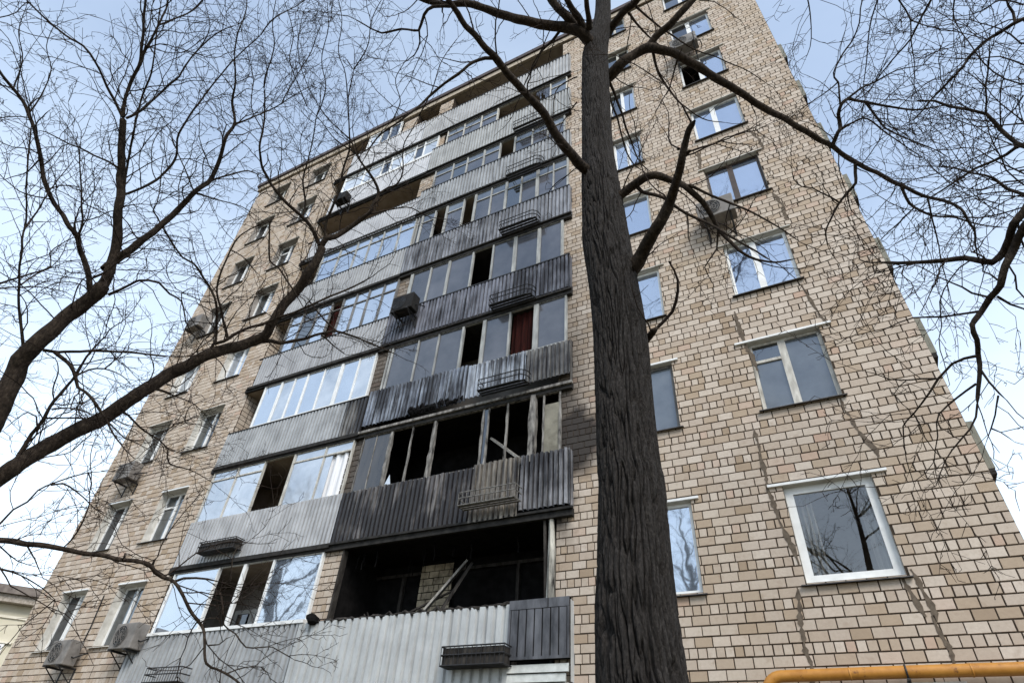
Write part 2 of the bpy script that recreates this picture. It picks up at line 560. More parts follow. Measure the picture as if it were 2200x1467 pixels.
vis = mw.inverted()
def to_px(p):
    q = vis @ Vector(p)
    if q.z >= 0: return None
    s = LENS / 36 * 2200
    return (1100 + s * q.x / -q.z, 733.5 - s * q.y / -q.z)

def brick_box(mb, q, y, d=.014, jit=None):
    x0, x1, z0, z1 = q
    j = jit or (lambda a: rng.uniform(-a, a))
    y0 = y - d + j(.0025)
    e = .003
    x0 += j(.003); x1 += j(.003); z0 += j(.0025); z1 += j(.0025)
    i = len(mb.v)
    mb.v += [(x0, y, z0), (x1, y, z0), (x1, y, z1), (x0, y, z1),
             (x0 + e, y0, z0 + e), (x1 - e, y0, z0 + e + j(.002)), (x1 - e, y0, z1 - e), (x0 + e, y0, z1 - e + j(.002))]
    for f in ((4, 5, 6, 7), (0, 1, 5, 4), (1, 2, 6, 5), (2, 3, 7, 6), (3, 0, 4, 7)):
        mb.f.append(tuple(i + k for k in f))

wall_bricks = course_bricks(fx(-.455), XR, 0.3, ZT, openings) + course_bricks(XL, LX0, 0.3, ZT, openings)
def apparent(q):
    c = ((q[0] + q[1]) / 2, YF, (q[2] + q[3]) / 2)
    p = to_px(c)
    if p is None or not (10 < p[0] < 2190 and 10 < p[1] < 1457): return 0
    a = to_px((q[0], YF, q[2])); b = to_px((q[1], YF, q[3]))
    return abs((a[0] - b[0]) * (a[1] - b[1]))
# the stretch behind the big trunk is hidden: leave it to the joined part
def behind_trunk(q):
    p = to_px(((q[0] + q[1]) / 2, YF, (q[2] + q[3]) / 2))
    return p and 1285 < p[0] < 1455 and p[1] > 900
full = sorted([b for b in wall_bricks if b[1] is not None and not behind_trunk(b[0])], key=lambda b: -apparent(b[0]))
single = full[:300]
sid = {id(b) for b in single}
variants = {}
for hd in (True, False):
    L_ = []
    for v in range(5):
        m_ = MB()
        w = (ST / 2 if hd else ST) - JT
        brick_box(m_, (-w / 2, w / 2, -(COURSE - JT) / 2, (COURSE - JT) / 2), 0)
        L_.append(m_.mesh('brick', M_['brick']))
    variants[hd] = L_
for q, hd in single:
    o = link('brick', rng.choice(variants[hd]), None, wall)
    o.location = ((q[0] + q[1]) / 2, YF, (q[2] + q[3]) / 2)
mb = MB()
for b in wall_bricks:
    if id(b) not in sid:
        brick_box(mb, b[0], YF)
mb.build('brick_field', M_['brick_field'], wall, kind='stuff')

# ---- cement patches over the cracks
CRACKS = []
TREE_DATA={
'center':[
('trunk',1,[(-1.22,4.00,2.12,0.2797),(-1.23,4.00,2.35,0.2759),(-1.24,4.00,2.71,0.2666),(-1.23,4.00,3.15,0.2484),(-1.21,4.00,3.66,0.2379),(-1.22,4.00,3.82,0.236),(-1.22,4.00,4.46,0.2303),(-1.22,4.00,5.26,0.2323),(-1.25,4.00,5.87,0.2377),(-1.30,4.00,6.51,0.2377),(-1.31,4.00,7.09,0.2255),(-1.32,4.00,7.53,0.2079),(-1.33,4.00,8.07,0.1894),(-1.32,4.00,8.97,0.1857),(-1.30,4.00,10.13,0.186),(-1.28,4.00,10.82,0.1846),(-1.16,4.00,11.54,0.1485),(-1.11,4.00,12.06,0.1266),(-1.05,4.00,13.34,0.1244),(-0.91,4.00,15.92,0.1145)]),
('limb',0.55,[(-1.29,3.89,10.86,0.09118),(-1.40,3.67,10.95,0.0832),(-1.65,3.53,11.07,0.0778),(-1.88,3.36,11.04,0.07211),(-2.14,3.16,11.03,0.06626),(-2.38,3.01,11.14,0.0619),(-2.61,2.82,11.19,0.05715),(-2.75,2.66,11.12,0.05323),(-3.03,2.51,11.11,0.04853),(-3.30,2.38,11.18,0.04478),(-3.47,2.15,11.18,0.03987),(-3.64,1.74,11.15,0.03222)]),
('limb',0.55,[(-1.40,3.94,7.55,0.06591),(-1.44,3.81,7.62,0.06204),(-1.48,3.59,7.56,0.0575),(-1.53,3.35,7.56,0.05295),(-1.58,3.13,7.66,0.04907),(-1.63,2.87,7.65,0.04459),(-1.67,2.56,7.55,0.03954),(-1.72,2.37,7.55,0.0366),(-1.76,2.19,7.59,0.03384),(-1.79,1.96,7.51,0.03037),(-1.80,1.76,7.40,0.0274),(-1.82,1.65,7.43,0.02572),(-1.84,1.56,7.44,0.02438),(-1.82,1.42,7.34,0.02233),(-1.77,1.18,7.24,0.01883)]),
('limb',0.55,[(-1.77,2.21,7.58,0.02019),(-1.85,2.19,7.61,0.01919),(-1.94,2.14,7.51,0.01763),(-2.09,2.10,7.33,0.0155),(-2.24,2.10,7.28,0.0142),(-2.43,2.12,7.19,0.0125),(-2.53,2.10,7.01,0.01109),(-2.70,2.06,6.80,0.009141),(-2.85,2.07,6.77,0.008194),(-2.97,2.08,6.66,0.00707),(-3.03,2.09,6.44,0.005735)]),
('limb',0.55,[(-1.65,3.54,11.06,0.02441),(-1.84,3.62,10.96,0.01987),(-2.00,3.62,10.76,0.01656),(-2.14,3.67,10.57,0.01363),(-2.29,3.76,10.50,0.01119),(-2.40,3.83,10.39,0.009216)]),
('limb',0.55,[(-1.85,1.56,7.44,0.01853),(-2.03,1.51,7.50,0.01573),(-2.17,1.55,7.57,0.0146),(-2.22,1.59,7.51,0.01359),(-2.26,1.62,7.48,0.01281),(-2.46,1.57,7.61,0.01114),(-2.69,1.53,7.66,0.009192),(-2.74,1.45,7.62,0.008016),(-2.88,1.31,7.72,0.005972)]),
('limb',0.55,[(-2.26,1.62,7.48,0.009648),(-2.35,1.74,7.57,0.007856),(-2.47,1.82,7.55,0.005979),(-2.65,1.83,7.53,0.004077)]),
('limb',0.3,[(-1.15,4.11,10.10,0.07846),(-1.00,4.06,10.13,0.07415),(-0.84,4.02,10.19,0.07089),(-0.72,4.05,10.30,0.06948),(-0.53,4.06,10.33,0.06644),(-0.39,4.10,10.24,0.06383),(-0.25,4.22,10.26,0.06214),(-0.10,4.41,10.29,0.06032),(0.03,4.54,10.19,0.05792),(0.29,4.82,10.03,0.05349),(0.54,5.14,9.98,0.05013),(0.74,5.40,9.90,0.04729),(1.03,5.66,9.67,0.04252),(1.25,5.88,9.52,0.0392),(1.48,6.15,9.45,0.03633),(1.72,6.41,9.26,0.03257),(1.93,6.55,9.03,0.02902),(2.14,6.74,8.90,0.02619),(2.41,6.98,8.79,0.0229),(2.70,7.12,8.57,0.01889),(2.75,7.18,8.42,0.01735),(2.80,7.33,8.37,0.0163),(2.84,7.46,8.32,0.01534),(2.78,7.56,8.16,0.01374)]),
('limb',0.3,[(-0.52,4.06,10.32,0.05724),(-0.34,4.01,10.45,0.05301),(-0.11,3.94,10.49,0.04886),(0.19,3.87,10.70,0.04445),(0.46,3.81,10.90,0.04078),(0.78,3.62,11.02,0.03564)]),
('limb',1,[(1.47,6.14,9.46,0.03167),(1.57,5.99,9.52,0.0279),(1.63,6.01,9.60,0.02725),(1.65,5.96,9.71,0.02605),(1.65,5.84,9.72,0.02453),(1.70,5.75,9.77,0.02309),(1.82,5.76,9.89,0.02161),(1.91,5.81,9.86,0.02042),(1.99,5.82,9.75,0.01894),(2.23,5.96,9.68,0.01601),(2.54,6.15,9.65,0.01274),(2.73,6.16,9.57,0.01043),(2.92,6.15,9.49,0.00809)]),
('limb',1,[(1.82,5.76,9.89,0.01703),(2.01,5.73,9.97,0.01417),(2.21,5.76,10.03,0.01208),(2.47,5.70,10.02,0.009228),(2.69,5.74,10.01,0.007265),(2.92,5.85,10.07,0.005509)]),
('limb',1,[(1.69,5.75,9.77,0.01415),(1.72,5.63,9.90,0.01325),(1.76,5.57,10.07,0.01277),(1.72,5.48,10.09,0.01238),(1.72,5.41,10.09,0.0121),(1.90,5.31,10.31,0.01119),(2.06,5.24,10.43,0.01049),(2.17,5.07,10.48,0.009661),(2.23,4.95,10.59,0.009097),(2.37,4.79,10.85,0.00827)]),
('limb',1,[(1.63,6.01,9.60,0.01716),(1.77,5.96,9.58,0.01475),(1.93,6.00,9.65,0.01315),(2.04,6.11,9.64,0.01203),(2.16,6.24,9.47,0.01),(2.36,6.47,9.29,0.007404),(2.54,6.70,9.24,0.005637)]),
('limb',1,[(1.99,5.82,9.75,0.01681),(2.08,6.02,9.65,0.01431),(2.18,6.22,9.55,0.01235),(2.37,6.45,9.54,0.01057),(2.68,6.71,9.42,0.007591),(2.85,6.85,9.25,0.005627)]),
('limb',1,[(1.75,5.57,10.07,0.01139),(1.58,5.62,10.01,0.009207),(1.31,5.65,9.94,0.006994),(1.17,5.73,9.98,0.005882)]),
('limb',1,[(1.70,6.40,9.27,0.0258),(1.66,6.50,9.16,0.02281),(1.62,6.54,9.00,0.02062),(1.51,6.64,8.98,0.01865),(1.39,6.72,8.94,0.01676),(1.20,6.79,8.71,0.0133),(1.08,6.87,8.55,0.01104),(1.06,7.06,8.42,0.008749)]),
('limb',1,[(1.36,6.69,8.87,0.01447),(1.08,6.42,9.04,0.009718),(0.94,6.32,9.04,0.008321),(0.85,6.14,9.03,0.007022),(0.87,6.00,9.13,0.005713)]),
('limb',1,[(2.15,6.76,8.89,0.02245),(2.18,6.89,8.76,0.02005),(2.23,7.00,8.65,0.0184),(2.41,7.19,8.60,0.01624),(2.56,7.23,8.54,0.01458),(2.66,7.21,8.44,0.01316),(2.79,7.30,8.38,0.01179),(2.99,7.44,8.35,0.01004),(3.17,7.45,8.25,0.008068)]),
('limb',1,[(2.23,7.00,8.65,0.0112),(2.05,7.16,8.63,0.008785),(1.86,7.23,8.55,0.007055),(1.71,7.26,8.44,0.005763)]),
('limb',0.3,[(-1.10,4.12,11.49,0.07049),(-0.96,4.03,11.53,0.06327),(-0.71,3.87,11.41,0.05442),(-0.53,3.79,11.33,0.04901),(-0.30,3.61,11.36,0.04134)]),
('limb',0.55,[(-1.32,3.84,10.88,0.07291),(-1.44,3.66,11.06,0.06836),(-1.53,3.44,11.12,0.0643),(-1.64,3.24,11.29,0.06109),(-1.75,2.97,11.56,0.05705),(-1.87,2.56,11.76,0.05116)]),
('limb',0.55,[(-1.31,3.76,10.93,0.06052),(-1.35,3.55,11.02,0.05348),(-1.40,3.26,10.99,0.04651),(-1.41,3.00,11.03,0.04049)]),
('limb',0.55,[(-1.24,3.69,10.95,0.04512),(-1.18,3.46,10.85,0.03974),(-1.13,3.28,10.87,0.03614),(-1.02,2.95,10.75,0.03045)]),
('limb',0.3,[(-1.08,4.03,5.89,0.07893),(-0.96,3.96,5.96,0.07026),(-0.85,3.87,6.02,0.06417),(-0.73,3.70,5.99,0.05703),(-0.64,3.64,6.03,0.05293),(-0.53,3.57,6.14,0.04748),(-0.41,3.39,6.16,0.04063),(-0.32,3.20,6.14,0.03484),(-0.26,3.11,6.22,0.03083),(-0.20,3.04,6.29,0.02754),(-0.11,2.89,6.24,0.02331)]),
('limb',0.3,[(-0.27,3.17,6.21,0.02089),(-0.22,3.13,6.19,0.01594),(-0.20,3.18,6.26,0.01396)]),
('limb',0.3,[(-0.30,3.09,6.22,0.01558),(-0.32,3.10,6.27,0.01047)]),
('limb',0.3,[(-1.18,4.02,7.10,0.05837),(-1.03,4.00,7.17,0.05199),(-0.91,3.97,7.20,0.04807),(-0.78,3.90,7.14,0.04426),(-0.67,3.92,7.14,0.04124),(-0.56,4.03,7.15,0.03845),(-0.46,4.07,7.07,0.03538),(-0.38,4.09,6.94,0.03248),(-0.29,4.24,6.87,0.02904),(-0.20,4.52,6.67,0.02256),(-0.12,4.59,6.47,0.01846),(-0.03,4.64,6.33,0.01533),(0.06,4.75,6.32,0.01318),(0.23,4.80,6.25,0.009694),(0.41,4.73,6.15,0.00597)]),
('limb',0.3,[(-0.42,4.09,7.03,0.0193),(-0.35,4.06,6.95,0.01779),(-0.23,4.17,6.91,0.01593),(-0.12,4.25,6.84,0.01424),(0.14,4.31,6.53,0.01055),(0.36,4.41,6.26,0.007431),(0.48,4.54,6.16,0.005817)]),
('limb',0.3,[(-0.91,3.98,7.19,0.02441),(-0.85,4.01,7.09,0.02261),(-0.66,4.06,6.91,0.01949),(-0.47,4.21,6.74,0.01654),(-0.29,4.27,6.55,0.01415),(-0.17,4.25,6.34,0.01232),(-0.00,4.32,6.12,0.009992),(0.10,4.40,6.04,0.008727),(0.18,4.39,5.89,0.007545)]),
('limb',0.3,[(-0.22,4.53,6.66,0.01282),(-0.25,4.61,6.62,0.01116),(-0.28,4.63,6.51,0.00965),(-0.36,4.60,6.37,0.00785),(-0.44,4.66,6.33,0.006497),(-0.43,4.75,6.28,0.005413),(-0.40,4.75,6.14,0.004198)]),
('limb',0.3,[(-0.46,4.21,6.75,0.01269),(-0.47,4.26,6.62,0.009126),(-0.50,4.27,6.42,0.006009),(-0.50,4.35,6.36,0.004142)]),
('limb',0.3,[(-1.16,4.12,10.09,0.02327),(-1.13,4.35,9.98,0.01983),(-1.11,4.50,9.75,0.01712),(-1.11,4.67,9.57,0.01482),(-1.10,4.86,9.52,0.01329),(-1.08,5.01,9.37,0.01152),(-1.04,5.09,9.17,0.009887),(-0.96,5.20,9.11,0.008745)]),
('limb',0.3,[(-1.20,4.27,9.97,0.01752),(-1.18,4.59,9.56,0.01325),(-1.18,4.83,9.30,0.01101),(-1.14,5.04,9.18,0.009624),(-1.04,5.10,9.04,0.008662)]),
('limb',0.3,[(-0.47,4.10,10.29,0.02284),(-0.48,4.21,10.19,0.02031),(-0.46,4.39,10.03,0.01726),(-0.42,4.59,10.00,0.01532),(-0.34,4.75,9.89,0.01314),(-0.18,4.92,9.65,0.01006),(-0.03,5.04,9.56,0.008058),(0.20,5.18,9.53,0.005696)]),
('limb',0.3,[(-0.19,4.37,10.23,0.01434),(-0.24,4.44,10.21,0.01285),(-0.38,4.59,10.06,0.01011),(-0.51,4.63,9.88,0.008255),(-0.63,4.71,9.79,0.006758),(-0.71,4.80,9.80,0.005881)]),
('limb',0.3,[(-0.69,3.92,11.39,0.02157),(-0.59,4.12,11.19,0.01634),(-0.47,4.30,11.04,0.01296),(-0.27,4.54,10.94,0.008982),(-0.11,4.68,10.77,0.006088)]),
('limb',0.3,[(-0.59,3.83,11.39,0.01829),(-0.30,4.25,11.18,0.01457),(0.00,4.58,10.92,0.01188),(0.33,4.78,10.63,0.009573),(0.65,5.03,10.43,0.007552),(0.89,5.29,10.26,0.005875)]),
('limb',0.3,[(-1.05,4.17,5.12,0.04038),(-0.98,4.13,5.14,0.03405),(-0.91,4.04,5.11,0.0295),(-0.88,4.06,5.16,0.02694)]),
('limb',0.55,[(-1.55,3.92,10.12,0.01169),(-1.84,3.91,10.04,0.00902),(-1.95,3.98,9.82,0.007473),(-2.03,4.15,9.63,0.00586)]),
('limb',0.55,[(-1.65,4.15,9.87,0.01174),(-1.88,4.24,9.73,0.008272),(-1.95,4.24,9.58,0.007071),(-2.00,4.28,9.43,0.005827)]),
],
'left':[
('limb',1,[(-7.50,2.18,3.36,0.1209),(-7.53,2.19,3.81,0.1123),(-7.42,2.13,4.24,0.1046),(-7.36,2.05,4.72,0.09845),(-7.39,2.00,5.06,0.09531),(-7.33,1.96,5.22,0.09259),(-7.20,1.94,5.40,0.0891),(-7.18,1.98,5.61,0.08729),(-7.10,2.03,5.97,0.0837),(-6.94,2.06,6.17,0.07996),(-6.83,2.03,6.31,0.07723)]),
('limb',1,[(-6.89,2.05,6.31,0.0621),(-6.84,2.02,6.42,0.05947),(-6.89,1.98,6.68,0.05771),(-6.85,1.84,6.98,0.05414),(-6.76,1.67,7.23,0.05036),(-6.76,1.56,7.49,0.0482),(-6.79,1.44,7.75,0.04619),(-6.64,1.07,8.30,0.03958)]),
('limb',1,[(-6.63,1.06,8.31,0.02499),(-6.58,0.95,8.49,0.02322),(-6.47,0.85,8.73,0.02173),(-6.31,0.77,8.84,0.02044),(-6.18,0.63,9.06,0.01892),(-6.12,0.45,9.35,0.01744),(-5.99,0.30,9.52,0.01607),(-5.81,0.12,9.66,0.0144)]),
('limb',1,[(-6.63,1.05,8.31,0.01872),(-6.64,0.88,8.44,0.01724),(-6.61,0.66,8.54,0.01564),(-6.52,0.47,8.57,0.01433),(-6.55,0.28,8.65,0.01325),(-6.67,0.10,8.70,0.01225),(-6.69,-0.13,8.68,0.01086),(-6.67,-0.38,8.67,0.009432)]),
('limb',1,[(-6.62,1.09,8.32,0.0167),(-6.47,1.13,8.49,0.01485),(-6.40,1.14,8.76,0.01367),(-6.25,1.14,8.94,0.01247),(-6.09,1.13,9.03,0.01148),(-6.02,1.09,9.19,0.01076),(-5.87,1.05,9.51,0.009325),(-5.62,1.05,9.72,0.007863),(-5.40,1.12,9.86,0.006699)]),
('limb',1,[(-6.32,0.78,8.83,0.01879),(-6.28,0.72,9.07,0.01676),(-6.18,0.68,9.16,0.0155),(-6.04,0.59,9.39,0.01347),(-6.00,0.52,9.69,0.01201),(-5.94,0.43,9.86,0.01082)]),
('limb',1,[(-6.04,0.59,9.39,0.01274),(-5.93,0.66,9.63,0.01111),(-5.87,0.71,9.90,0.0102),(-5.70,0.69,10.13,0.008932)]),
('limb',1,[(-6.73,1.57,7.52,0.01638),(-6.53,1.31,7.91,0.01397),(-6.37,1.19,8.00,0.013),(-6.30,1.10,8.16,0.01237),(-6.24,1.02,8.35,0.0118),(-6.12,0.95,8.42,0.01125),(-5.91,0.82,8.57,0.01024),(-5.72,0.58,8.89,0.008867),(-5.58,0.42,9.10,0.007957)]),
('limb',1,[(-6.79,1.41,7.76,0.01447),(-6.82,1.28,7.75,0.01263),(-6.98,1.15,7.82,0.0111),(-7.09,1.02,7.87,0.009811),(-7.10,0.92,7.81,0.008816),(-7.16,0.82,7.82,0.007865),(-7.31,0.70,7.90,0.00686),(-7.38,0.62,7.88,0.006018)]),
('limb',1,[(-6.77,1.61,7.45,0.01841),(-6.69,1.67,7.57,0.01727),(-6.57,1.72,7.67,0.01637),(-6.49,1.76,7.94,0.0154),(-6.36,1.72,8.20,0.01426),(-6.20,1.55,8.36,0.01284),(-6.01,1.48,8.63,0.01159),(-5.86,1.43,8.97,0.01041),(-5.46,1.35,9.41,0.008265),(-5.09,1.33,9.67,0.006611)]),
('limb',1,[(-6.89,1.97,6.49,0.05286),(-6.86,2.01,6.68,0.04926),(-6.73,2.01,6.77,0.04625),(-6.58,2.05,7.00,0.04217),(-6.52,2.09,7.29,0.03916),(-6.39,2.11,7.52,0.03592),(-6.17,2.08,7.72,0.0319),(-6.10,2.10,7.85,0.03027),(-6.07,2.13,8.03,0.02889),(-5.89,2.01,8.26,0.02489),(-5.72,1.88,8.41,0.02155),(-5.64,1.85,8.63,0.01921),(-5.59,1.68,8.85,0.01603),(-5.43,1.52,8.98,0.01264),(-5.29,1.28,9.17,0.008513)]),
('limb',1,[(-5.64,1.85,8.63,0.01305),(-5.50,1.90,8.71,0.01115),(-5.40,1.96,8.89,0.009766),(-5.34,2.02,9.06,0.008734),(-5.18,2.05,9.14,0.007515),(-4.96,2.07,9.29,0.005787),(-4.85,2.13,9.50,0.004592)]),
('limb',1,[(-6.08,2.15,8.02,0.01519),(-5.98,2.21,8.13,0.01253),(-5.91,2.30,8.29,0.01034),(-5.89,2.42,8.48,0.008673),(-5.84,2.57,8.53,0.006934)]),
('limb',1,[(-6.16,2.07,7.73,0.01058),(-6.14,1.86,7.87,0.008001),(-6.20,1.67,8.08,0.006202),(-6.24,1.54,8.24,0.00511),(-6.23,1.41,8.25,0.004186)]),
('limb',1,[(-6.17,2.08,7.72,0.01058),(-6.09,2.24,7.77,0.00879),(-6.10,2.41,7.91,0.0077),(-6.02,2.63,8.00,0.006209),(-5.93,2.89,7.99,0.004571)]),
('limb',1,[(-6.54,2.09,7.27,0.01039),(-6.60,2.03,7.39,0.009369),(-6.58,1.94,7.40,0.008513),(-6.51,1.90,7.49,0.007697),(-6.54,1.85,7.70,0.00687),(-6.53,1.77,7.88,0.005876),(-6.41,1.60,8.10,0.004239)]),
('limb',1,[(-6.97,2.05,6.12,0.03451),(-6.91,1.90,6.27,0.03211),(-6.96,1.81,6.43,0.03107),(-7.00,1.73,6.55,0.03036),(-6.93,1.55,6.66,0.0285),(-6.93,1.44,6.70,0.02747),(-7.01,1.33,6.84,0.02668),(-7.04,1.21,6.92,0.02565),(-6.98,1.07,6.95,0.02431),(-6.99,1.05,6.98,0.02416),(-7.03,0.92,7.17,0.02318),(-6.97,0.78,7.29,0.02196),(-6.88,0.55,7.44,0.01999),(-6.90,0.43,7.58,0.01912),(-6.93,0.31,7.71,0.0183),(-6.89,0.18,7.72,0.01721),(-6.87,-0.02,7.78,0.01567),(-6.92,-0.19,7.94,0.01456)]),
('limb',1,[(-6.93,1.55,6.66,0.01341),(-6.84,1.48,6.82,0.01161),(-6.87,1.35,7.05,0.01015),(-6.88,1.24,7.26,0.008911),(-6.78,1.04,7.46,0.007055),(-6.71,0.92,7.64,0.00584)]),
('limb',1,[(-6.88,1.92,6.30,0.01724),(-6.79,1.95,6.35,0.01609),(-6.74,1.96,6.43,0.01543)]),
('limb',1,[(-6.90,2.16,6.24,0.01948),(-6.80,2.21,6.32,0.01733),(-6.74,2.25,6.42,0.01604),(-6.59,2.25,6.43,0.0149),(-6.50,2.31,6.45,0.01375),(-6.50,2.42,6.51,0.01287),(-6.44,2.57,6.44,0.01135),(-6.30,2.68,6.35,0.009926),(-6.33,2.85,6.17,0.007962),(-6.37,2.99,6.12,0.006884),(-6.30,3.06,6.04,0.006045)]),
('limb',1,[(-6.30,2.68,6.35,0.007999),(-6.28,2.62,6.43,0.006575),(-6.18,2.64,6.49,0.005172),(-6.04,2.70,6.42,0.003977)]),
('limb',1,[(-7.28,1.90,5.33,0.01607),(-7.27,1.74,5.54,0.01465),(-7.26,1.63,5.68,0.01391),(-7.09,1.38,5.96,0.01221),(-6.98,1.19,6.24,0.01102),(-7.00,1.14,6.41,0.01068),(-6.89,0.97,6.59,0.009725),(-6.72,0.80,6.74,0.008738),(-6.66,0.66,6.95,0.007999),(-6.58,0.50,7.21,0.007128)]),
('limb',1,[(-7.00,1.14,6.41,0.01082),(-7.03,1.13,6.57,0.009624),(-6.96,1.11,6.62,0.0088),(-6.90,1.06,6.87,0.007045),(-6.93,1.05,7.19,0.005546),(-6.87,1.02,7.49,0.003914)]),
('limb',1,[(-6.53,1.12,5.12,0.01066),(-6.55,1.24,5.37,0.008339),(-6.49,1.37,5.48,0.006828),(-6.54,1.52,5.63,0.005628),(-6.61,1.72,5.77,0.004331),(-6.58,1.83,5.76,0.003539)]),
('limb',1,[(-7.40,1.27,5.59,0.01381),(-7.40,1.37,5.91,0.01114),(-7.31,1.49,6.10,0.009296),(-7.19,1.59,6.31,0.007502),(-7.24,1.51,6.47,0.006679),(-7.23,1.54,6.66,0.005776),(-7.12,1.57,6.75,0.004828),(-7.05,1.63,6.87,0.003956)]),
('limb',1,[(-6.49,1.34,5.49,0.008119),(-6.50,1.38,5.67,0.007373),(-6.40,1.42,5.79,0.006724)]),
('limb',1,[(-7.24,2.04,5.41,0.0182),(-7.19,2.16,5.45,0.01682),(-6.92,2.33,5.50,0.01441),(-6.68,2.59,5.61,0.0121),(-6.45,2.93,5.72,0.009753)]),
('limb',1,[(-7.18,2.13,5.43,0.02382),(-6.98,2.27,5.28,0.02065),(-6.96,2.38,5.19,0.01926),(-6.95,2.45,5.10,0.01816),(-6.77,2.52,4.98,0.01661),(-6.67,2.58,4.89,0.01558),(-6.69,2.67,4.85,0.01489),(-6.63,2.72,4.79,0.01417)]),
('limb',1,[(-7.50,2.18,3.36,0.09371),(-7.61,2.33,3.78,0.09082),(-7.57,2.50,4.11,0.0888),(-7.51,2.54,4.25,0.08759),(-7.57,2.63,4.42,0.08786),(-7.58,2.76,4.67,0.08747),(-7.48,2.83,4.83,0.08595),(-7.43,2.94,5.00,0.0851),(-7.47,3.05,5.17,0.08543),(-7.43,3.11,5.30,0.08487),(-7.31,3.16,5.47,0.08316),(-7.27,3.25,5.67,0.08254),(-7.25,3.38,5.95,0.08213),(-7.10,3.49,6.17,0.08042),(-6.92,3.61,6.40,0.0783),(-6.83,3.83,6.65,0.07738),(-6.72,4.02,6.87,0.07634),(-6.57,4.06,6.98,0.07465),(-6.48,4.03,7.13,0.0732),(-6.40,4.04,7.49,0.07164),(-6.25,4.06,7.76,0.06971),(-6.05,3.98,7.98,0.06682),(-5.93,3.96,8.20,0.06513),(-5.89,3.92,8.46,0.06382)]),
('limb',1,[(-5.88,3.91,8.47,0.05105),(-5.78,3.88,8.56,0.04641),(-5.72,4.01,8.73,0.0432),(-5.51,4.07,8.97,0.03724),(-5.25,4.08,9.14,0.03173),(-5.20,4.05,9.27,0.02958),(-5.12,4.04,9.51,0.02632),(-5.09,3.88,9.62,0.02291),(-5.14,3.62,9.72,0.01796),(-5.21,3.45,9.90,0.01432),(-5.25,3.28,10.10,0.01061)]),
('limb',1,[(-5.91,3.90,8.46,0.03315),(-5.96,3.70,8.67,0.02956),(-6.04,3.51,8.81,0.02706),(-6.07,3.32,8.82,0.02497),(-6.18,3.10,8.93,0.02252),(-6.29,2.87,9.16,0.02009),(-6.29,2.69,9.26,0.01829),(-6.19,2.49,9.40,0.01609),(-6.12,2.38,9.64,0.01439),(-6.05,2.24,9.91,0.01248),(-5.91,2.00,10.10,0.009965)]),
('limb',1,[(-5.79,3.87,8.56,0.02295),(-5.73,3.72,8.83,0.02038),(-5.54,3.62,8.99,0.01859),(-5.45,3.55,9.19,0.01738),(-5.35,3.40,9.54,0.01548),(-5.18,3.28,9.71,0.01399),(-5.04,3.06,9.89,0.01217),(-4.95,2.79,10.23,0.01006),(-4.74,2.53,10.62,0.00766)]),
('limb',1,[(-6.04,3.51,8.81,0.01788),(-6.00,3.45,9.03,0.01606),(-5.94,3.22,9.29,0.01365),(-5.78,3.07,9.48,0.01182),(-5.78,3.06,9.57,0.01148),(-5.69,2.93,9.90,0.009779),(-5.52,2.73,10.14,0.007768)]),
('limb',1,[(-5.12,4.03,9.51,0.01872),(-5.01,4.10,9.70,0.01636),(-4.87,4.12,9.71,0.01503),(-4.73,4.05,9.92,0.01278),(-4.66,3.85,10.32,0.009599),(-4.48,3.76,10.56,0.007341),(-4.29,3.66,10.69,0.005448)]),
('limb',0.55,[(-5.24,4.11,9.14,0.01582),(-5.10,4.23,9.29,0.01342),(-4.96,4.36,9.42,0.01166),(-4.76,4.47,9.46,0.009851),(-4.61,4.78,9.51,0.007571),(-4.45,5.04,9.67,0.005634)]),
('limb',1,[(-5.20,3.47,9.90,0.01324),(-5.48,3.16,10.09,0.009525),(-5.55,2.84,10.21,0.007071),(-5.68,2.60,10.36,0.005246)]),
('limb',1,[(-5.21,3.45,9.90,0.01323),(-5.08,3.51,10.04,0.0107),(-4.86,3.47,10.26,0.007817),(-4.71,3.49,10.57,0.005432)]),
('limb',0.55,[(-6.70,4.05,6.87,0.0334),(-6.58,4.18,6.95,0.02965),(-6.53,4.36,7.05,0.02714),(-6.27,4.54,7.19,0.02275),(-6.08,4.63,7.28,0.02006),(-5.98,4.79,7.43,0.0179),(-5.84,5.08,7.47,0.01465),(-5.68,5.19,7.42,0.01258),(-5.57,5.34,7.40,0.01067),(-5.47,5.64,7.44,0.007928)]),
('limb',0.55,[(-5.98,4.79,7.43,0.01524),(-6.12,4.64,7.56,0.01218),(-6.16,4.43,7.65,0.009726),(-6.27,4.28,7.81,0.00764)]),
('limb',0.55,[(-6.10,4.63,7.26,0.01247),(-6.05,4.91,7.23,0.009497),(-5.93,5.07,7.14,0.007612)]),
('limb',0.55,[(-6.92,3.61,6.39,0.0247),(-6.88,3.58,6.54,0.02341),(-6.74,3.61,6.59,0.02232),(-6.58,3.74,6.84,0.02074),(-6.38,3.95,7.10,0.01906),(-6.00,4.11,7.36,0.01671),(-5.73,4.21,7.53,0.01521),(-5.52,4.37,7.77,0.0139),(-5.27,4.47,7.99,0.01252)]),
('limb',1,[(-6.85,3.58,6.55,0.02032),(-6.82,3.50,6.71,0.01901),(-6.65,3.29,6.86,0.01717),(-6.59,3.16,6.95,0.01627),(-6.65,3.10,7.05,0.01586),(-6.64,2.89,7.13,0.01463),(-6.56,2.67,7.15,0.01336),(-6.61,2.54,7.16,0.01264),(-6.66,2.34,7.28,0.01154),(-6.60,2.14,7.31,0.01051)]),
('limb',0.55,[(-6.75,3.67,6.65,0.02054),(-6.78,3.58,6.80,0.01885),(-6.74,3.42,6.93,0.01714),(-6.64,3.14,7.15,0.01443),(-6.49,3.00,7.54,0.01202),(-6.45,2.97,7.73,0.01111),(-6.29,2.91,7.84,0.009966),(-6.04,2.98,8.03,0.008251),(-5.92,3.09,8.24,0.007097)]),
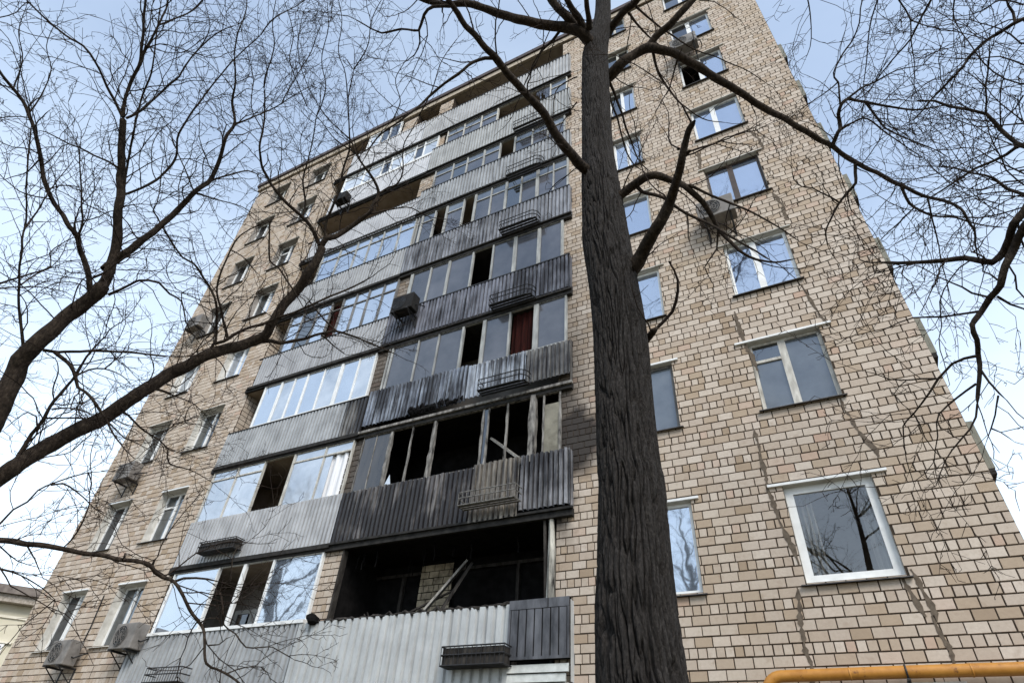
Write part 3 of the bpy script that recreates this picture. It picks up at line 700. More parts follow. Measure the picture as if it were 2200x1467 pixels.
('limb',0.55,[(-5.98,3.06,8.15,0.0141),(-6.01,3.16,7.93,0.01338),(-6.13,3.39,7.71,0.01281),(-6.10,3.53,7.70,0.01265),(-5.98,3.76,7.47,0.01205),(-5.93,3.87,7.36,0.01178)]),
('limb',0.55,[(-6.43,2.98,7.65,0.009185),(-6.37,3.12,7.65,0.007525),(-6.45,3.37,7.69,0.005971),(-6.46,3.55,7.68,0.004819)]),
('limb',1,[(-7.39,3.14,5.31,0.01413),(-7.38,3.26,5.31,0.01269),(-7.32,3.43,5.22,0.01097),(-7.35,3.62,5.22,0.00982),(-7.37,3.75,5.22,0.009132),(-7.28,3.88,5.14,0.007911),(-7.23,3.97,5.14,0.007169),(-7.25,4.06,5.26,0.006494)]),
('limb',1,[(-7.29,3.87,5.13,0.01056),(-7.31,3.98,4.99,0.008646),(-7.34,4.18,5.03,0.00754),(-7.27,4.34,5.03,0.006239),(-7.14,4.58,4.95,0.004385)]),
('limb',1,[(-7.36,3.61,5.21,0.01042),(-7.33,3.75,5.34,0.008545),(-7.29,3.80,5.47,0.007505),(-7.17,3.84,5.51,0.006592),(-7.12,3.94,5.64,0.005459),(-7.12,4.10,5.76,0.004489)]),
('limb',1,[(-7.17,3.84,5.52,0.008638),(-7.12,3.79,5.67,0.006758),(-7.14,3.86,5.80,0.005934),(-7.14,4.00,5.98,0.004535)]),
('limb',1,[(-6.63,2.77,4.76,0.008864),(-6.61,2.89,4.71,0.007249),(-6.57,2.98,4.66,0.006315),(-6.60,3.18,4.69,0.004925),(-6.58,3.35,4.68,0.00372)]),
('limb',1,[(-7.24,3.34,5.73,0.01903),(-7.15,3.43,5.71,0.01446),(-7.01,3.50,5.66,0.01053)]),
('limb',1,[(-7.56,2.54,4.24,0.02609),(-7.57,2.54,4.43,0.02334),(-7.55,2.52,4.67,0.02078),(-7.43,2.51,4.81,0.01873),(-7.40,2.47,5.04,0.0167),(-7.42,2.51,5.26,0.01512),(-7.35,2.51,5.37,0.01391),(-7.22,2.44,5.59,0.01161),(-7.19,2.46,5.83,0.009822)]),
('limb',1,[(-6.95,2.37,5.20,0.01268),(-6.95,2.45,5.33,0.01019),(-6.85,2.54,5.38,0.00796),(-6.86,2.73,5.43,0.005818),(-6.93,2.93,5.43,0.003902)]),
('limb',1,[(-6.84,2.54,5.38,0.009311),(-6.83,2.58,5.52,0.006907),(-6.88,2.62,5.65,0.005705),(-6.82,2.61,5.79,0.003888)]),
('limb',1,[(-7.47,2.53,4.86,0.01102),(-7.46,2.65,4.93,0.008997),(-7.36,2.74,4.96,0.00738),(-7.35,2.90,5.03,0.005762)]),
('limb',1,[(-7.44,2.52,4.96,0.009245),(-7.37,2.56,4.99,0.007716),(-7.36,2.71,5.07,0.005741),(-7.40,2.91,5.12,0.00389)]),
('limb',1,[(-7.49,2.50,4.75,0.009073),(-7.48,2.44,4.83,0.007669),(-7.53,2.36,4.85,0.006583),(-7.71,2.36,4.81,0.005279),(-7.83,2.35,4.68,0.00362)]),
('limb',0.45,[(-7.50,2.18,3.36,0.03325),(-7.21,2.41,3.40,0.02936),(-7.09,2.65,3.46,0.02746),(-6.98,2.76,3.47,0.0264),(-6.81,2.82,3.45,0.02523),(-6.62,3.05,3.44,0.02338),(-6.52,3.26,3.47,0.02216),(-6.30,3.41,3.45,0.02056),(-6.05,3.55,3.42,0.01886),(-6.04,3.65,3.37,0.01839),(-6.03,3.74,3.35,0.01802),(-5.88,3.78,3.30,0.01718),(-5.75,3.86,3.17,0.01596),(-5.72,4.01,3.05,0.01492),(-5.65,4.09,2.97,0.0141),(-5.52,4.08,2.82,0.01297),(-5.44,4.13,2.63,0.01154),(-5.43,4.25,2.61,0.01109),(-5.32,4.28,2.57,0.01051),(-5.14,4.32,2.50,0.009522),(-5.11,4.40,2.44,0.009013)]),
('limb',0.45,[(-5.88,3.78,3.31,0.01299),(-5.80,3.81,3.34,0.01163),(-5.69,3.86,3.35,0.01042),(-5.68,3.98,3.38,0.009498),(-5.59,4.08,3.37,0.008289)]),
('limb',0.45,[(-5.58,4.09,3.36,0.009948),(-5.62,4.13,3.29,0.009361),(-5.52,4.11,3.21,0.008801),(-5.50,4.17,3.07,0.008059),(-5.55,4.25,3.01,0.007735),(-5.49,4.27,2.97,0.007438),(-5.37,4.28,2.92,0.007047),(-5.32,4.41,2.83,0.006454),(-5.26,4.54,2.85,0.006023),(-5.12,4.56,2.85,0.005578),(-5.02,4.59,2.81,0.005234),(-4.97,4.74,2.77,0.004822)]),
('limb',0.45,[(-5.63,4.05,2.98,0.007942),(-5.55,4.06,3.02,0.005846),(-5.45,4.07,3.01,0.00431),(-5.45,4.15,3.02,0.003191)]),
('limb',0.45,[(-5.52,4.13,2.79,0.007789),(-5.47,4.21,2.81,0.005608),(-5.34,4.17,2.85,0.00423),(-5.28,4.19,2.88,0.003117)]),
('limb',0.45,[(-5.53,4.14,3.40,0.00834),(-5.50,4.09,3.48,0.00695),(-5.54,4.08,3.60,0.005869),(-5.59,4.12,3.74,0.004848),(-5.51,4.14,3.78,0.004183),(-5.43,4.14,3.82,0.003462)]),
('limb',0.45,[(-5.32,4.28,2.57,0.007636),(-5.29,4.37,2.62,0.006354),(-5.29,4.46,2.66,0.005581),(-5.16,4.52,2.67,0.00448),(-5.11,4.58,2.63,0.003825),(-5.16,4.70,2.57,0.00317)]),
('limb',0.45,[(-6.08,3.61,3.42,0.01306),(-6.01,3.57,3.46,0.01063),(-6.05,3.61,3.51,0.009874)]),
('limb',1,[(-6.75,2.32,3.13,0.01276),(-6.73,2.44,3.50,0.009892),(-6.70,2.46,3.63,0.009114),(-6.59,2.49,3.70,0.008334),(-6.59,2.52,3.83,0.007725),(-6.62,2.62,3.96,0.007079),(-6.53,2.69,4.04,0.006352),(-6.41,2.77,4.11,0.00549),(-6.43,2.88,4.18,0.005011)]),
('limb',1,[(-6.58,2.59,3.92,0.009521),(-6.51,2.65,3.95,0.008041),(-6.57,2.80,3.96,0.006939),(-6.54,2.90,3.92,0.005901),(-6.45,2.99,3.84,0.004725),(-6.45,3.18,3.80,0.003324)]),
('limb',1,[(-6.42,2.77,4.11,0.006546),(-6.42,2.85,4.04,0.0053),(-6.55,2.93,3.98,0.004152),(-6.55,2.93,3.89,0.003281)]),
('limb',0.45,[(-6.47,2.24,3.03,0.008143),(-6.35,2.50,3.06,0.006367),(-6.26,2.63,3.04,0.005643),(-6.27,2.85,3.00,0.004894),(-6.24,2.98,2.94,0.004356)]),
('limb',0.45,[(-6.24,2.98,2.94,0.005808),(-6.38,2.97,2.82,0.004556),(-6.39,2.91,2.69,0.003653),(-6.41,2.88,2.54,0.002758)]),
('limb',1,[(-5.91,2.00,10.10,0.01246),(-5.78,1.86,10.30,0.01052),(-5.60,1.70,10.59,0.008755),(-5.45,1.45,10.71,0.007114),(-5.15,1.15,11.02,0.004829)]),
('limb',1,[(-4.95,2.79,10.23,0.01022),(-4.80,2.47,10.43,0.008471),(-4.78,2.21,10.65,0.007407),(-4.58,1.92,10.98,0.006131),(-4.44,1.54,11.13,0.004858)]),
('limb',1,[(-5.68,2.60,10.36,0.01049),(-5.66,2.29,10.54,0.008805),(-5.59,1.98,10.67,0.007538),(-5.43,1.75,11.00,0.006379),(-5.35,1.36,11.25,0.005029)]),
('limb',1,[(-5.52,2.73,10.14,0.01036),(-5.28,2.54,10.50,0.008766),(-5.15,2.21,10.70,0.007515),(-4.84,1.92,10.93,0.006218),(-4.66,1.55,11.24,0.004949)]),
('limb',1,[(-4.29,3.66,10.69,0.0109),(-3.93,3.46,10.98,0.008464),(-3.67,3.25,11.34,0.006819),(-3.34,3.16,11.66,0.005398)]),
('limb',1,[(-4.74,2.53,10.62,0.01021),(-4.44,2.41,10.88,0.008163),(-4.26,2.18,11.22,0.006616),(-3.92,2.01,11.48,0.005042)]),
('limb',1,[(-5.25,3.28,10.10,0.01061),(-5.46,2.83,10.27,0.00882),(-5.45,2.32,10.42,0.007277),(-5.36,1.93,10.66,0.006113),(-5.12,1.61,11.05,0.005)]),
('limb',1,[(-5.29,1.28,9.17,0.01064),(-5.13,1.12,9.35,0.008827),(-5.00,1.00,9.66,0.007551),(-4.93,0.82,9.88,0.006391)]),
('limb',1,[(-5.09,1.33,9.67,0.008815),(-4.87,1.28,9.86,0.007145),(-4.64,1.35,10.21,0.005721),(-4.40,1.36,10.45,0.004544)]),
('limb',1,[(-4.71,3.49,10.57,0.01086),(-4.50,3.37,10.85,0.008821),(-4.46,3.10,11.11,0.007123),(-4.12,2.95,11.33,0.005377)]),
('limb',1,[(-5.18,2.05,9.14,0.009011),(-4.91,1.92,9.50,0.006999),(-4.69,1.83,9.81,0.005806),(-4.41,1.64,10.02,0.004501)]),
('limb',1,[(-6.12,2.38,9.64,0.01001),(-6.14,2.08,9.85,0.007989),(-5.94,1.82,10.09,0.006347),(-5.90,1.52,10.37,0.004898)]),
('limb',1,[(-5.87,1.05,9.51,0.008835),(-5.70,0.96,9.75,0.006409),(-5.72,0.75,10.04,0.004462)]),
('limb',1,[(-6.96,0.80,7.25,0.009423),(-7.15,0.83,7.13,0.006756),(-7.38,0.79,7.13,0.005251),(-7.53,0.75,7.07,0.003808)]),
('limb',1,[(-6.90,0.43,7.58,0.009337),(-6.81,0.37,7.87,0.007583),(-6.67,0.26,8.12,0.006205),(-6.55,0.07,8.22,0.004925),(-6.43,-0.04,8.48,0.003781)]),
('limb',1,[(-6.89,0.18,7.72,0.009222),(-6.80,0.04,8.05,0.006968),(-6.67,-0.17,8.21,0.005229),(-6.51,-0.31,8.46,0.00369)]),
],
'right':[
('limb',1,[(2.06,3.89,4.55,0.04687),(1.99,3.54,4.91,0.03456),(1.90,3.55,5.02,0.0321),(1.83,3.64,5.08,0.03045),(1.71,3.70,4.99,0.02758),(1.62,3.72,4.92,0.02556),(1.61,3.83,4.91,0.02452),(1.58,3.92,4.89,0.02339),(1.49,3.91,4.81,0.02157),(1.42,3.89,4.83,0.0203),(1.37,3.95,4.93,0.01911),(1.31,3.95,4.95,0.01817),(1.09,3.88,4.96,0.01418),(0.97,3.90,5.02,0.01223),(0.88,3.95,5.11,0.01052)]),
('limb',0.14,[(2.06,3.89,4.55,0.04261),(1.96,3.58,4.88,0.03327),(1.79,3.54,4.88,0.03027),(1.64,3.68,4.84,0.02748),(1.59,3.80,4.79,0.02597),(1.49,3.80,4.67,0.02394),(1.42,3.85,4.56,0.02208),(1.37,3.96,4.56,0.02111),(1.31,4.02,4.51,0.01991),(1.21,3.99,4.40,0.0182),(1.21,4.05,4.31,0.0167),(1.21,4.17,4.28,0.01582),(1.18,4.17,4.19,0.01473),(1.09,4.22,3.94,0.01126)]),
('limb',0.14,[(1.18,4.13,4.24,0.01039),(1.11,4.12,4.23,0.00936),(1.06,4.23,4.28,0.008896),(0.97,4.30,4.23,0.007947),(0.88,4.30,4.13,0.006972),(0.76,4.43,4.07,0.005917),(0.69,4.56,4.06,0.005341),(0.66,4.59,3.94,0.004512),(0.63,4.61,3.81,0.003668),(0.64,4.78,3.67,0.002475)]),
('limb',0.14,[(0.76,4.43,4.07,0.004913),(0.79,4.54,4.04,0.004256),(0.79,4.55,3.93,0.003541),(0.83,4.66,3.87,0.002912),(0.89,4.80,3.87,0.002496)]),
('limb',0.14,[(0.96,4.30,4.23,0.007264),(0.88,4.34,4.28,0.006108),(0.79,4.32,4.28,0.005178),(0.71,4.40,4.36,0.004449),(0.63,4.46,4.48,0.003572),(0.52,4.41,4.51,0.00267)]),
('limb',0.14,[(0.79,4.32,4.28,0.003734),(0.70,4.46,4.27,0.003175),(0.77,4.50,4.12,0.002504)]),
('limb',0.14,[(1.13,4.21,4.08,0.008028),(1.06,4.23,4.05,0.007095),(1.02,4.34,4.07,0.00655),(0.89,4.37,3.99,0.005414),(0.85,4.35,3.92,0.004928),(0.85,4.47,3.88,0.004419),(0.79,4.61,3.77,0.003344),(0.76,4.62,3.61,0.002359)]),
('limb',0.14,[(1.18,4.17,4.15,0.008023),(1.18,4.15,4.04,0.006844),(1.20,4.14,3.94,0.005927),(1.24,4.22,3.93,0.005538)]),
('limb',0.14,[(1.19,4.15,3.93,0.006603),(1.16,4.16,3.87,0.005652),(1.16,4.28,3.87,0.00511),(1.12,4.35,3.82,0.00433),(1.05,4.36,3.72,0.003355)]),
('limb',0.14,[(1.12,4.35,3.82,0.005638),(1.16,4.37,3.79,0.003969),(1.25,4.52,3.78,0.002275)]),
('limb',0.14,[(1.31,4.02,4.51,0.009346),(1.24,4.01,4.51,0.008265),(1.19,4.04,4.54,0.007602),(1.12,4.14,4.63,0.006746),(0.96,4.15,4.69,0.005198),(0.86,4.13,4.66,0.004281),(0.76,4.24,4.70,0.003412),(0.67,4.32,4.75,0.002688)]),
('limb',0.14,[(1.40,3.93,4.53,0.009173),(1.47,4.02,4.51,0.007906),(1.55,4.11,4.51,0.007039),(1.62,4.16,4.42,0.005717)]),
('limb',1,[(1.36,3.96,4.57,0.008143),(1.31,4.00,4.66,0.007021),(1.26,3.94,4.68,0.006247),(1.18,3.99,4.86,0.004972),(1.10,4.04,5.07,0.003615),(0.98,4.06,5.06,0.00263)]),
('limb',1,[(0.95,3.92,5.04,0.006442),(1.00,3.99,5.06,0.005206),(0.93,3.99,5.04,0.003911)]),
('limb',1,[(2.06,3.89,4.55,0.03196),(2.17,3.42,5.41,0.02035),(2.18,3.21,5.90,0.01604),(2.13,3.08,6.19,0.01359),(2.05,3.07,6.16,0.0128),(1.97,3.12,6.18,0.01173),(1.95,3.21,6.28,0.01119),(1.87,3.30,6.32,0.01004),(1.79,3.33,6.25,0.008942),(1.71,3.44,6.28,0.007768),(1.68,3.55,6.35,0.007059),(1.63,3.57,6.33,0.006461),(1.54,3.62,6.28,0.005221),(1.48,3.73,6.33,0.00429)]),
('limb',1,[(2.06,3.89,4.55,0.0277),(2.03,3.75,5.15,0.01999),(1.95,3.66,5.35,0.01736),(1.88,3.56,5.45,0.01553),(1.87,3.59,5.54,0.01513),(1.85,3.57,5.70,0.01392),(1.78,3.46,5.80,0.01199),(1.69,3.42,5.86,0.01076),(1.64,3.46,6.02,0.00961),(1.58,3.44,6.12,0.008558),(1.49,3.39,6.10,0.007569),(1.43,3.40,6.16,0.006703)]),
('limb',1,[(1.78,3.46,5.80,0.007473),(1.79,3.37,5.84,0.006754),(1.83,3.35,5.96,0.006352),(1.89,3.33,6.08,0.005926),(1.91,3.22,6.12,0.005361),(1.92,3.14,6.17,0.004953)]),
('limb',1,[(1.83,3.35,5.96,0.004999),(1.80,3.32,6.08,0.00345),(1.80,3.36,6.26,0.00262)]),
('limb',1,[(2.07,3.08,6.17,0.009663),(2.11,3.08,6.30,0.008939),(2.09,3.03,6.33,0.008368),(2.09,2.95,6.42,0.007372)]),
('limb',1,[(2.04,2.92,7.04,0.01207),(1.87,3.20,7.10,0.009464),(1.77,3.32,7.05,0.008322),(1.69,3.39,6.98,0.007495),(1.56,3.57,7.04,0.006362),(1.44,3.73,7.08,0.005343),(1.34,3.79,7.00,0.00456),(1.27,3.88,6.94,0.00388),(1.19,3.99,7.02,0.003285)]),
('limb',1,[(1.65,3.00,7.48,0.008887),(1.73,3.24,7.37,0.006892),(1.79,3.37,7.42,0.00647),(1.81,3.46,7.37,0.005895),(1.78,3.56,7.27,0.005104),(1.79,3.70,7.27,0.004552),(1.81,3.87,7.29,0.003991),(1.78,3.99,7.19,0.003213)]),
('limb',1,[(1.81,3.46,7.37,0.006131),(1.89,3.53,7.35,0.005446),(1.96,3.56,7.27,0.004802),(2.18,3.72,7.26,0.003692),(2.33,3.83,7.26,0.003056)]),
('limb',1,[(1.70,3.12,7.63,0.009173),(1.65,3.32,7.68,0.007799),(1.57,3.44,7.61,0.006829),(1.51,3.61,7.53,0.005785),(1.49,3.83,7.55,0.004976),(1.45,4.03,7.53,0.004108),(1.42,4.12,7.41,0.003428)]),
('limb',1,[(2.04,3.04,7.09,0.006871),(2.04,3.27,7.09,0.005329),(2.05,3.46,7.12,0.004542),(2.09,3.58,7.01,0.003677),(2.09,3.71,6.96,0.002951)]),
('limb',1,[(2.06,3.89,4.55,0.02557),(2.07,3.75,5.18,0.01745),(1.98,3.64,5.42,0.01424),(1.94,3.67,5.59,0.01298),(1.88,3.79,5.67,0.01174),(1.79,3.81,5.66,0.01039),(1.70,3.85,5.69,0.00909),(1.58,4.04,5.80,0.006966),(1.46,4.15,5.85,0.005208),(1.38,4.14,5.80,0.004268)]),
('limb',1,[(2.06,3.89,4.55,0.02344),(2.00,3.89,5.03,0.01659),(1.91,4.00,5.43,0.01299),(1.85,4.01,5.55,0.01149),(1.79,3.94,5.62,0.00992),(1.73,3.98,5.79,0.008226),(1.65,4.05,6.01,0.006286),(1.45,4.07,6.19,0.002947)]),
('limb',1,[(2.04,4.15,5.73,0.008018),(1.96,4.27,5.89,0.006332),(1.86,4.33,5.94,0.005169),(1.78,4.43,6.16,0.00393),(1.74,4.48,6.35,0.003101)]),
('limb',1,[(1.43,4.12,5.83,0.008518),(1.42,4.17,5.75,0.007592),(1.43,4.27,5.75,0.007091),(1.46,4.46,5.72,0.006157),(1.45,4.52,5.62,0.005419),(1.43,4.58,5.53,0.004783),(1.46,4.81,5.47,0.003733),(1.46,4.97,5.41,0.003005)]),
('limb',1,[(2.08,3.55,5.97,0.006299),(2.04,3.65,5.98,0.005195),(1.99,3.72,5.99,0.004538),(2.01,3.88,6.05,0.004042)]),
('limb',1,[(2.19,3.95,6.13,0.006785),(2.09,4.01,6.27,0.005552),(2.01,4.11,6.46,0.004664),(1.91,4.07,6.56,0.003859),(1.82,4.02,6.70,0.003034)]),
('limb',1,[(2.33,3.72,6.53,0.006849),(2.22,3.67,6.68,0.005561),(2.14,3.74,6.86,0.004741),(2.04,3.79,7.07,0.003952),(1.90,3.76,7.18,0.00309)]),
('limb',1,[(2.49,3.50,7.00,0.006975),(2.39,3.47,7.14,0.005571),(2.33,3.61,7.32,0.004705),(2.24,3.67,7.44,0.003921),(2.12,3.63,7.51,0.003114)]),
('limb',1,[(1.16,3.04,8.25,0.008442),(1.19,3.39,8.26,0.006395),(1.17,3.59,8.17,0.005213),(1.13,3.75,8.11,0.004339),(1.07,3.92,8.18,0.003713)]),
],
}
CRACKS=[
[(-0.655,7.155),(-0.655,6.837),(-0.650,6.488),(-0.662,6.141),(-0.633,5.873),(-0.607,5.600),(-0.552,5.298),(-0.503,5.079),(-0.481,4.837)],
[(-0.580,4.518),(-0.605,4.298),(-0.631,4.055),(-0.651,3.820),(-0.637,3.536),(-0.674,3.266)],
[(0.739,4.556),(0.767,4.419),(0.777,4.282),(0.828,4.162),(0.847,4.047)],
[(0.914,4.060),(0.911,3.932),(0.934,3.822),(0.977,3.686),(0.982,3.505)],
[(0.885,4.652),(0.930,4.507),(0.934,4.358),(0.954,4.182),(0.940,3.985)],
[(0.757,7.464),(0.765,7.233),(0.825,6.953),(0.901,6.638),(0.978,6.458),(1.000,6.318)],
[(-0.526,9.877),(-0.507,9.378),(-0.455,8.951),(-0.409,8.656),(-0.378,8.344)],
[(0.776,10.109),(0.823,9.679),(0.914,9.230),(0.963,8.963)],
[(0.844,12.995),(0.938,12.522),(0.914,11.976)],
[(0.797,15.747),(0.954,15.100),(0.971,14.639)],
[(-0.475,15.483),(-0.508,14.736)],
]

for cr in CRACKS:
    mb = MB()
    pts = []
    for a, b in zip(cr, cr[1:]):
        n = max(2, int(math.dist(a, b) / .045))
        for t in range(n):
            pts.append((a[0] + (b[0] - a[0]) * t / n, a[1] + (b[1] - a[1]) * t / n))
    pts.append(cr[-1])
    L_, R_ = [], []
    for i, p in enumerate(pts):
        a = pts[max(i - 1, 0)]; b = pts[min(i + 1, len(pts) - 1)]
        dx, dz = b[0] - a[0], b[1] - a[1]
        l = math.hypot(dx, dz) or 1
        nx, nz = -dz / l, dx / l
        w = .028 + .018 * noise.noise(Vector((p[0] * 3, p[1] * 3, 1))) + rng.uniform(-.017, .017)
        w *= min(1, .35 + min(i, len(pts) - 1 - i) / 3)
        s = .03 * noise.noise(Vector((p[0] * 5, p[1] * 5, 9)))
        L_.append((p[0] + nx * (w + s), p[1] + nz * (w + s)))
        R_.append((p[0] - nx * (w - s), p[1] - nz * (w - s)))
    y1 = YF - .0195
    for i in range(len(pts) - 1):
        mb.quad((L_[i][0], y1, L_[i][1]), (R_[i][0], y1, R_[i][1]), (R_[i + 1][0], y1, R_[i + 1][1]), (L_[i + 1][0], y1, L_[i + 1][1]))
        for S in (L_, R_):
            mb.quad((S[i][0], y1, S[i][1]), (S[i + 1][0], y1, S[i + 1][1]), (S[i + 1][0], YF, S[i + 1][1]), (S[i][0], YF, S[i][1]))
    mb.build('cement_patch', M_['patch'], wall)

# ---- windows in the brick walls
def bar_frame(mb, x0, x1, z0, z1, w, y0, y1):
    mb.box(x0, x0 + w, y0, y1, z0, z1)
    mb.box(x1 - w, x1, y0, y1, z0, z1)
    mb.box(x0 + w, x1 - w, y0 + .001, y1, z0, z0 + w)
    mb.box(x0 + w, x1 - w, y0 + .001, y1, z1 - w, z1)

def pane(parent, x0, x1, z0, z1, y, mat, name='pane', label=None):
    m_ = MB()
    hx, hz = (x1 - x0) / 2, (z1 - z0) / 2
    if mat == 'p_clear':
        m_.quad((-hx, 0, -hz), (hx, 0, -hz), (hx, 0, hz), (-hx, 0, hz))
    else:
        m_.box(-hx, hx, 0, .006, -hz, hz)
    o_ = m_.build(name, M_[mat], parent, label=label)
    o_.location = (x0 + hx, y, z0 + hz)
    rp = random.Random(int(x0 * 1000) * 7 + int(z0 * 1000))
    o_.rotation_euler = (rp.uniform(-.008, .008), 0, rp.uniform(-.008, .008))   # no two panes sit quite alike
    return o_

def curtain(parent, x0, x1, z0, z1, y, mat, name='curtain', waves=5):
    m_ = MB()
    n = 24
    P = []
    for i in range(n + 1):
        t = i / n
        P.append((x0 + (x1 - x0) * t, y + .03 * math.sin(t * waves * 2 * math.pi)))
    for a, b in zip(P, P[1:]):
        m_.quad((a[0], a[1], z0), (b[0], b[1], z0), (b[0], b[1], z1), (a[0], a[1], z1))
    return m_.build(name, M_[mat], parent, smooth=True)

def room(parent, x0, x1, z0, z1, y0, y1, mat):
    m_ = MB()
    m_.quad((x0, y1, z0), (x1, y1, z0), (x1, y1, z1), (x0, y1, z1))
    m_.quad((x0, y0, z0), (x0, y1, z0), (x0, y1, z1), (x0, y0, z1))
    m_.quad((x1, y0, z0), (x1, y0, z1), (x1, y1, z1), (x1, y1, z0))
    m_.quad((x0, y0, z1), (x0, y1, z1), (x1, y1, z1), (x1, y0, z1))
    m_.quad((x0, y0, z0), (x1, y0, z0), (x1, y1, z0), (x0, y1, z0))
    return m_.build('room', M_[mat], parent)

FR = {'wide': ['white', 'oldwhite', 'white', 'brownframe', 'white', 'white', 'white', 'white', 'white'],
      'narrow': ['white', 'greyframe', 'white', 'white', 'white', 'white', 'oldwhite', 'oldwhite', 'white'],
      'near': ['white', 'white', 'white', 'white', 'white', 'white', 'white', 'white', 'white'],
      'far': ['white', 'white', 'white', 'white', 'white', 'white', 'white', 'oldwhite', 'white']}
PN = {'wide': [('p_clear',), ('p_dust', 'p_dust'), ('p_blue', 'p_blue'), ('p_blue', 'p_blue'), ('p_blue', 'p_blue'), ('open', 'p_blue'), ('p_dark', 'p_blue'), ('p_dim', 'p_dim'), ('p_dim', 'p_dim')],
      'narrow': [('p_sky',), ('p_dust',), ('p_blue',), ('p_blue',), ('p_sky', 'p_blue'), ('p_dim', 'p_blue'), ('p_dim', 'p_dim'), ('p_dim', 'p_dim'), ('p_dim',)],
      'near': [('p_dim', 'p_dim'), ('p_dim', 'p_dim'), ('p_dim', 'p_dark'), ('p_blue', 'p_sky'), ('p_dim', 'p_sky'), ('p_dim', 'p_dark'), ('p_dim', 'p_blue'), ('p_dim', 'p_dark'), ('p_dim', 'p_dim')],
      'far': [('p_dark', 'p_white'), ('p_dark', 'p_dim'), ('p_dim', 'p_dark'), ('p_sky', 'p_sky'), ('p_dim', 'p_sky'), ('p_dark', 'p_dim'), ('p_dark', 'p_dim'), ('p_dark', 'p_dark'), ('p_dim', 'p_dim')]}

for rct, c, k in WIN:
    x0, x1, z0, z1 = rct
    fm = FR[c][k]
    pn = PN[c][k]
    left_side = c in ('near', 'far')
    yf = YF + (.07 if not left_side else .20)
    fw = {('wide', 0): .115}.get((c, k), .055)
    mb = MB()
    bar_frame(mb, x0 + .003, x1 - .003, z0 + .003, z1 - .003, fw, yf, yf + .06)
    nseg = len(pn)
    xm = [x0 + fw, x1 - fw]
    mw_ = .13 if c == 'wide' and k != 0 else .085
    if nseg == 2:
        mid = x0 + (x1 - x0) * (.46 if c == 'wide' else .5)
        mb.box(mid - mw_ / 2, mid + mw_ / 2, yf - .004, yf + .06, z0 + fw, z1 - fw)
        segs = [(x0 + fw, mid - mw_ / 2), (mid + mw_ / 2, x1 - fw)]
    else:
        segs = [(x0 + fw, x1 - fw)]
    vent = (c == 'wide' and k == 1) or (c == 'near' and k in (1, 5)) 
    if vent:
        a, b = segs[0]
        zv = z0 + (z1 - z0) * .70
        mb.box(a, b, yf - .002, yf + .06, zv, zv + .055)
    w = mb.build('window', M_[fm], bld)
    for (a, b), pm in zip(segs, pn):
        if pm == 'open':
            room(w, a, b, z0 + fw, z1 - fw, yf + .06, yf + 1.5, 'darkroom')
            continue
        if vent and a == segs[0][0]:
            pane(w, a, b, z0 + fw, zv, yf + .03, pm)
            pane(w, a, b, zv + .055, z1 - fw, yf + .03, pm if c != 'wide' else 'p_dim')
        else:
            pane(w, a, b, z0 + fw, z1 - fw, yf + .03, pm)
    # sill
    mb = MB()
    sw = .07 if k in (0, 1) else .05
    zs = z0 + .006
    mb.v += [(x0 - sw, YF - .085, zs - .045), (x1 + sw, YF - .085, zs - .045), (x1 + sw, YF + .09, zs), (x0 - sw, YF + .09, zs),
             (x0 - sw, YF - .085, zs - .060), (x1 + sw, YF - .085, zs - .060), (x1 + sw, YF + .09, zs - .015), (x0 - sw, YF + .09, zs - .015)]
    mb.f += [(0, 1, 2, 3), (4, 7, 6, 5), (0, 4, 5, 1), (1, 5, 6, 2), (2, 6, 7, 3), (3, 7, 4, 0)]
    pale = left_side and k == 0
    mb.build('sill', M_['oldwhite' if pale else 'metal_sill'], w)
    # lintel drip strip
    mb = MB()
    lw = .22 if (c == 'wide' and k <= 1) else .14
    if left_side: lw = .03
    mb.box(x0 - lw, x1 + lw, YF - .060, YF + .02, z1 + .004, z1 + (.045 if k <= 1 else .03))
    mb.build('lintel_strip', M_['white' if k <= 1 else 'oldwhite'], w)
    if c == 'wide' and k == 0:          # this window can be looked into
        room(w, x0 + .02, x1 - .02, z0 + .02, z1 - .02, yf + .07, yf + 1.6, 'backwall')
        curtain(w, x0 + .13, x0 + .34, z0 + .14, z1 - .14, yf + .16, 'greywall', 'curtain', 3)
        curtain(w, x1 - .28, x1 - .13, z0 + .14, z1 - .14, yf + .16, 'greywall', 'curtain', 2)

# ---- loggias
TOP = [.314, .607, .900, 1.190, 1.500, 1.800, 2.086, 2.358]
BOT = [.189, .484, .778, 1.068, 1.372, 1.676, 1.940, 2.210]
YP = .984 * D                           # parapet sheets
YG = .990 * D                           # glazing plane
YBK = YF + 1.25                         # back wall of the loggias
XPL, XPR = fx(-1.05), fx(-.98)          # partition between the two flats

# back wall, ceilings
for k in range(-1, 8):
    b = BOT[k] if k >= 0 else BOT[0] - .292
    sl = MB()
    sl.box(LX0 - .06, fx(-.418), YP + .035, YBK + .15, fz(b) - .16, fz(b) - .012)
    s_ = sl.build('loggia_slab', M_['slab'], bld)
    # ceiling face of each side (underside of the slab), flat's own finish
    for side, a, e in (('L', LX0 + .004, XPL - .004), ('R', XPR + .004, LX1 - .004)):
        if k < 1: continue
        mat = 'soot' if side == 'R' and k in (1, 2) else ('ceiling' if k > 4 or side == 'L' else 'slab')
        m2 = MB()
        m2.quad((a, YG + .05, fz(b) - .164), (a, YBK, fz(b) - .164), (e, YBK, fz(b) - .164), (e, YG + .05, fz(b) - .164))
        m2.build('ceiling', M_[mat], s_)
m2 = MB()
m2.quad((LX0, YF + .02, fz(2.4965)), (LX0, YBK, fz(2.4965)), (LX1, YBK, fz(2.4965)), (LX1, YF + .02, fz(2.4965)))
m2.build('ceiling', M_['ceiling'], bld)
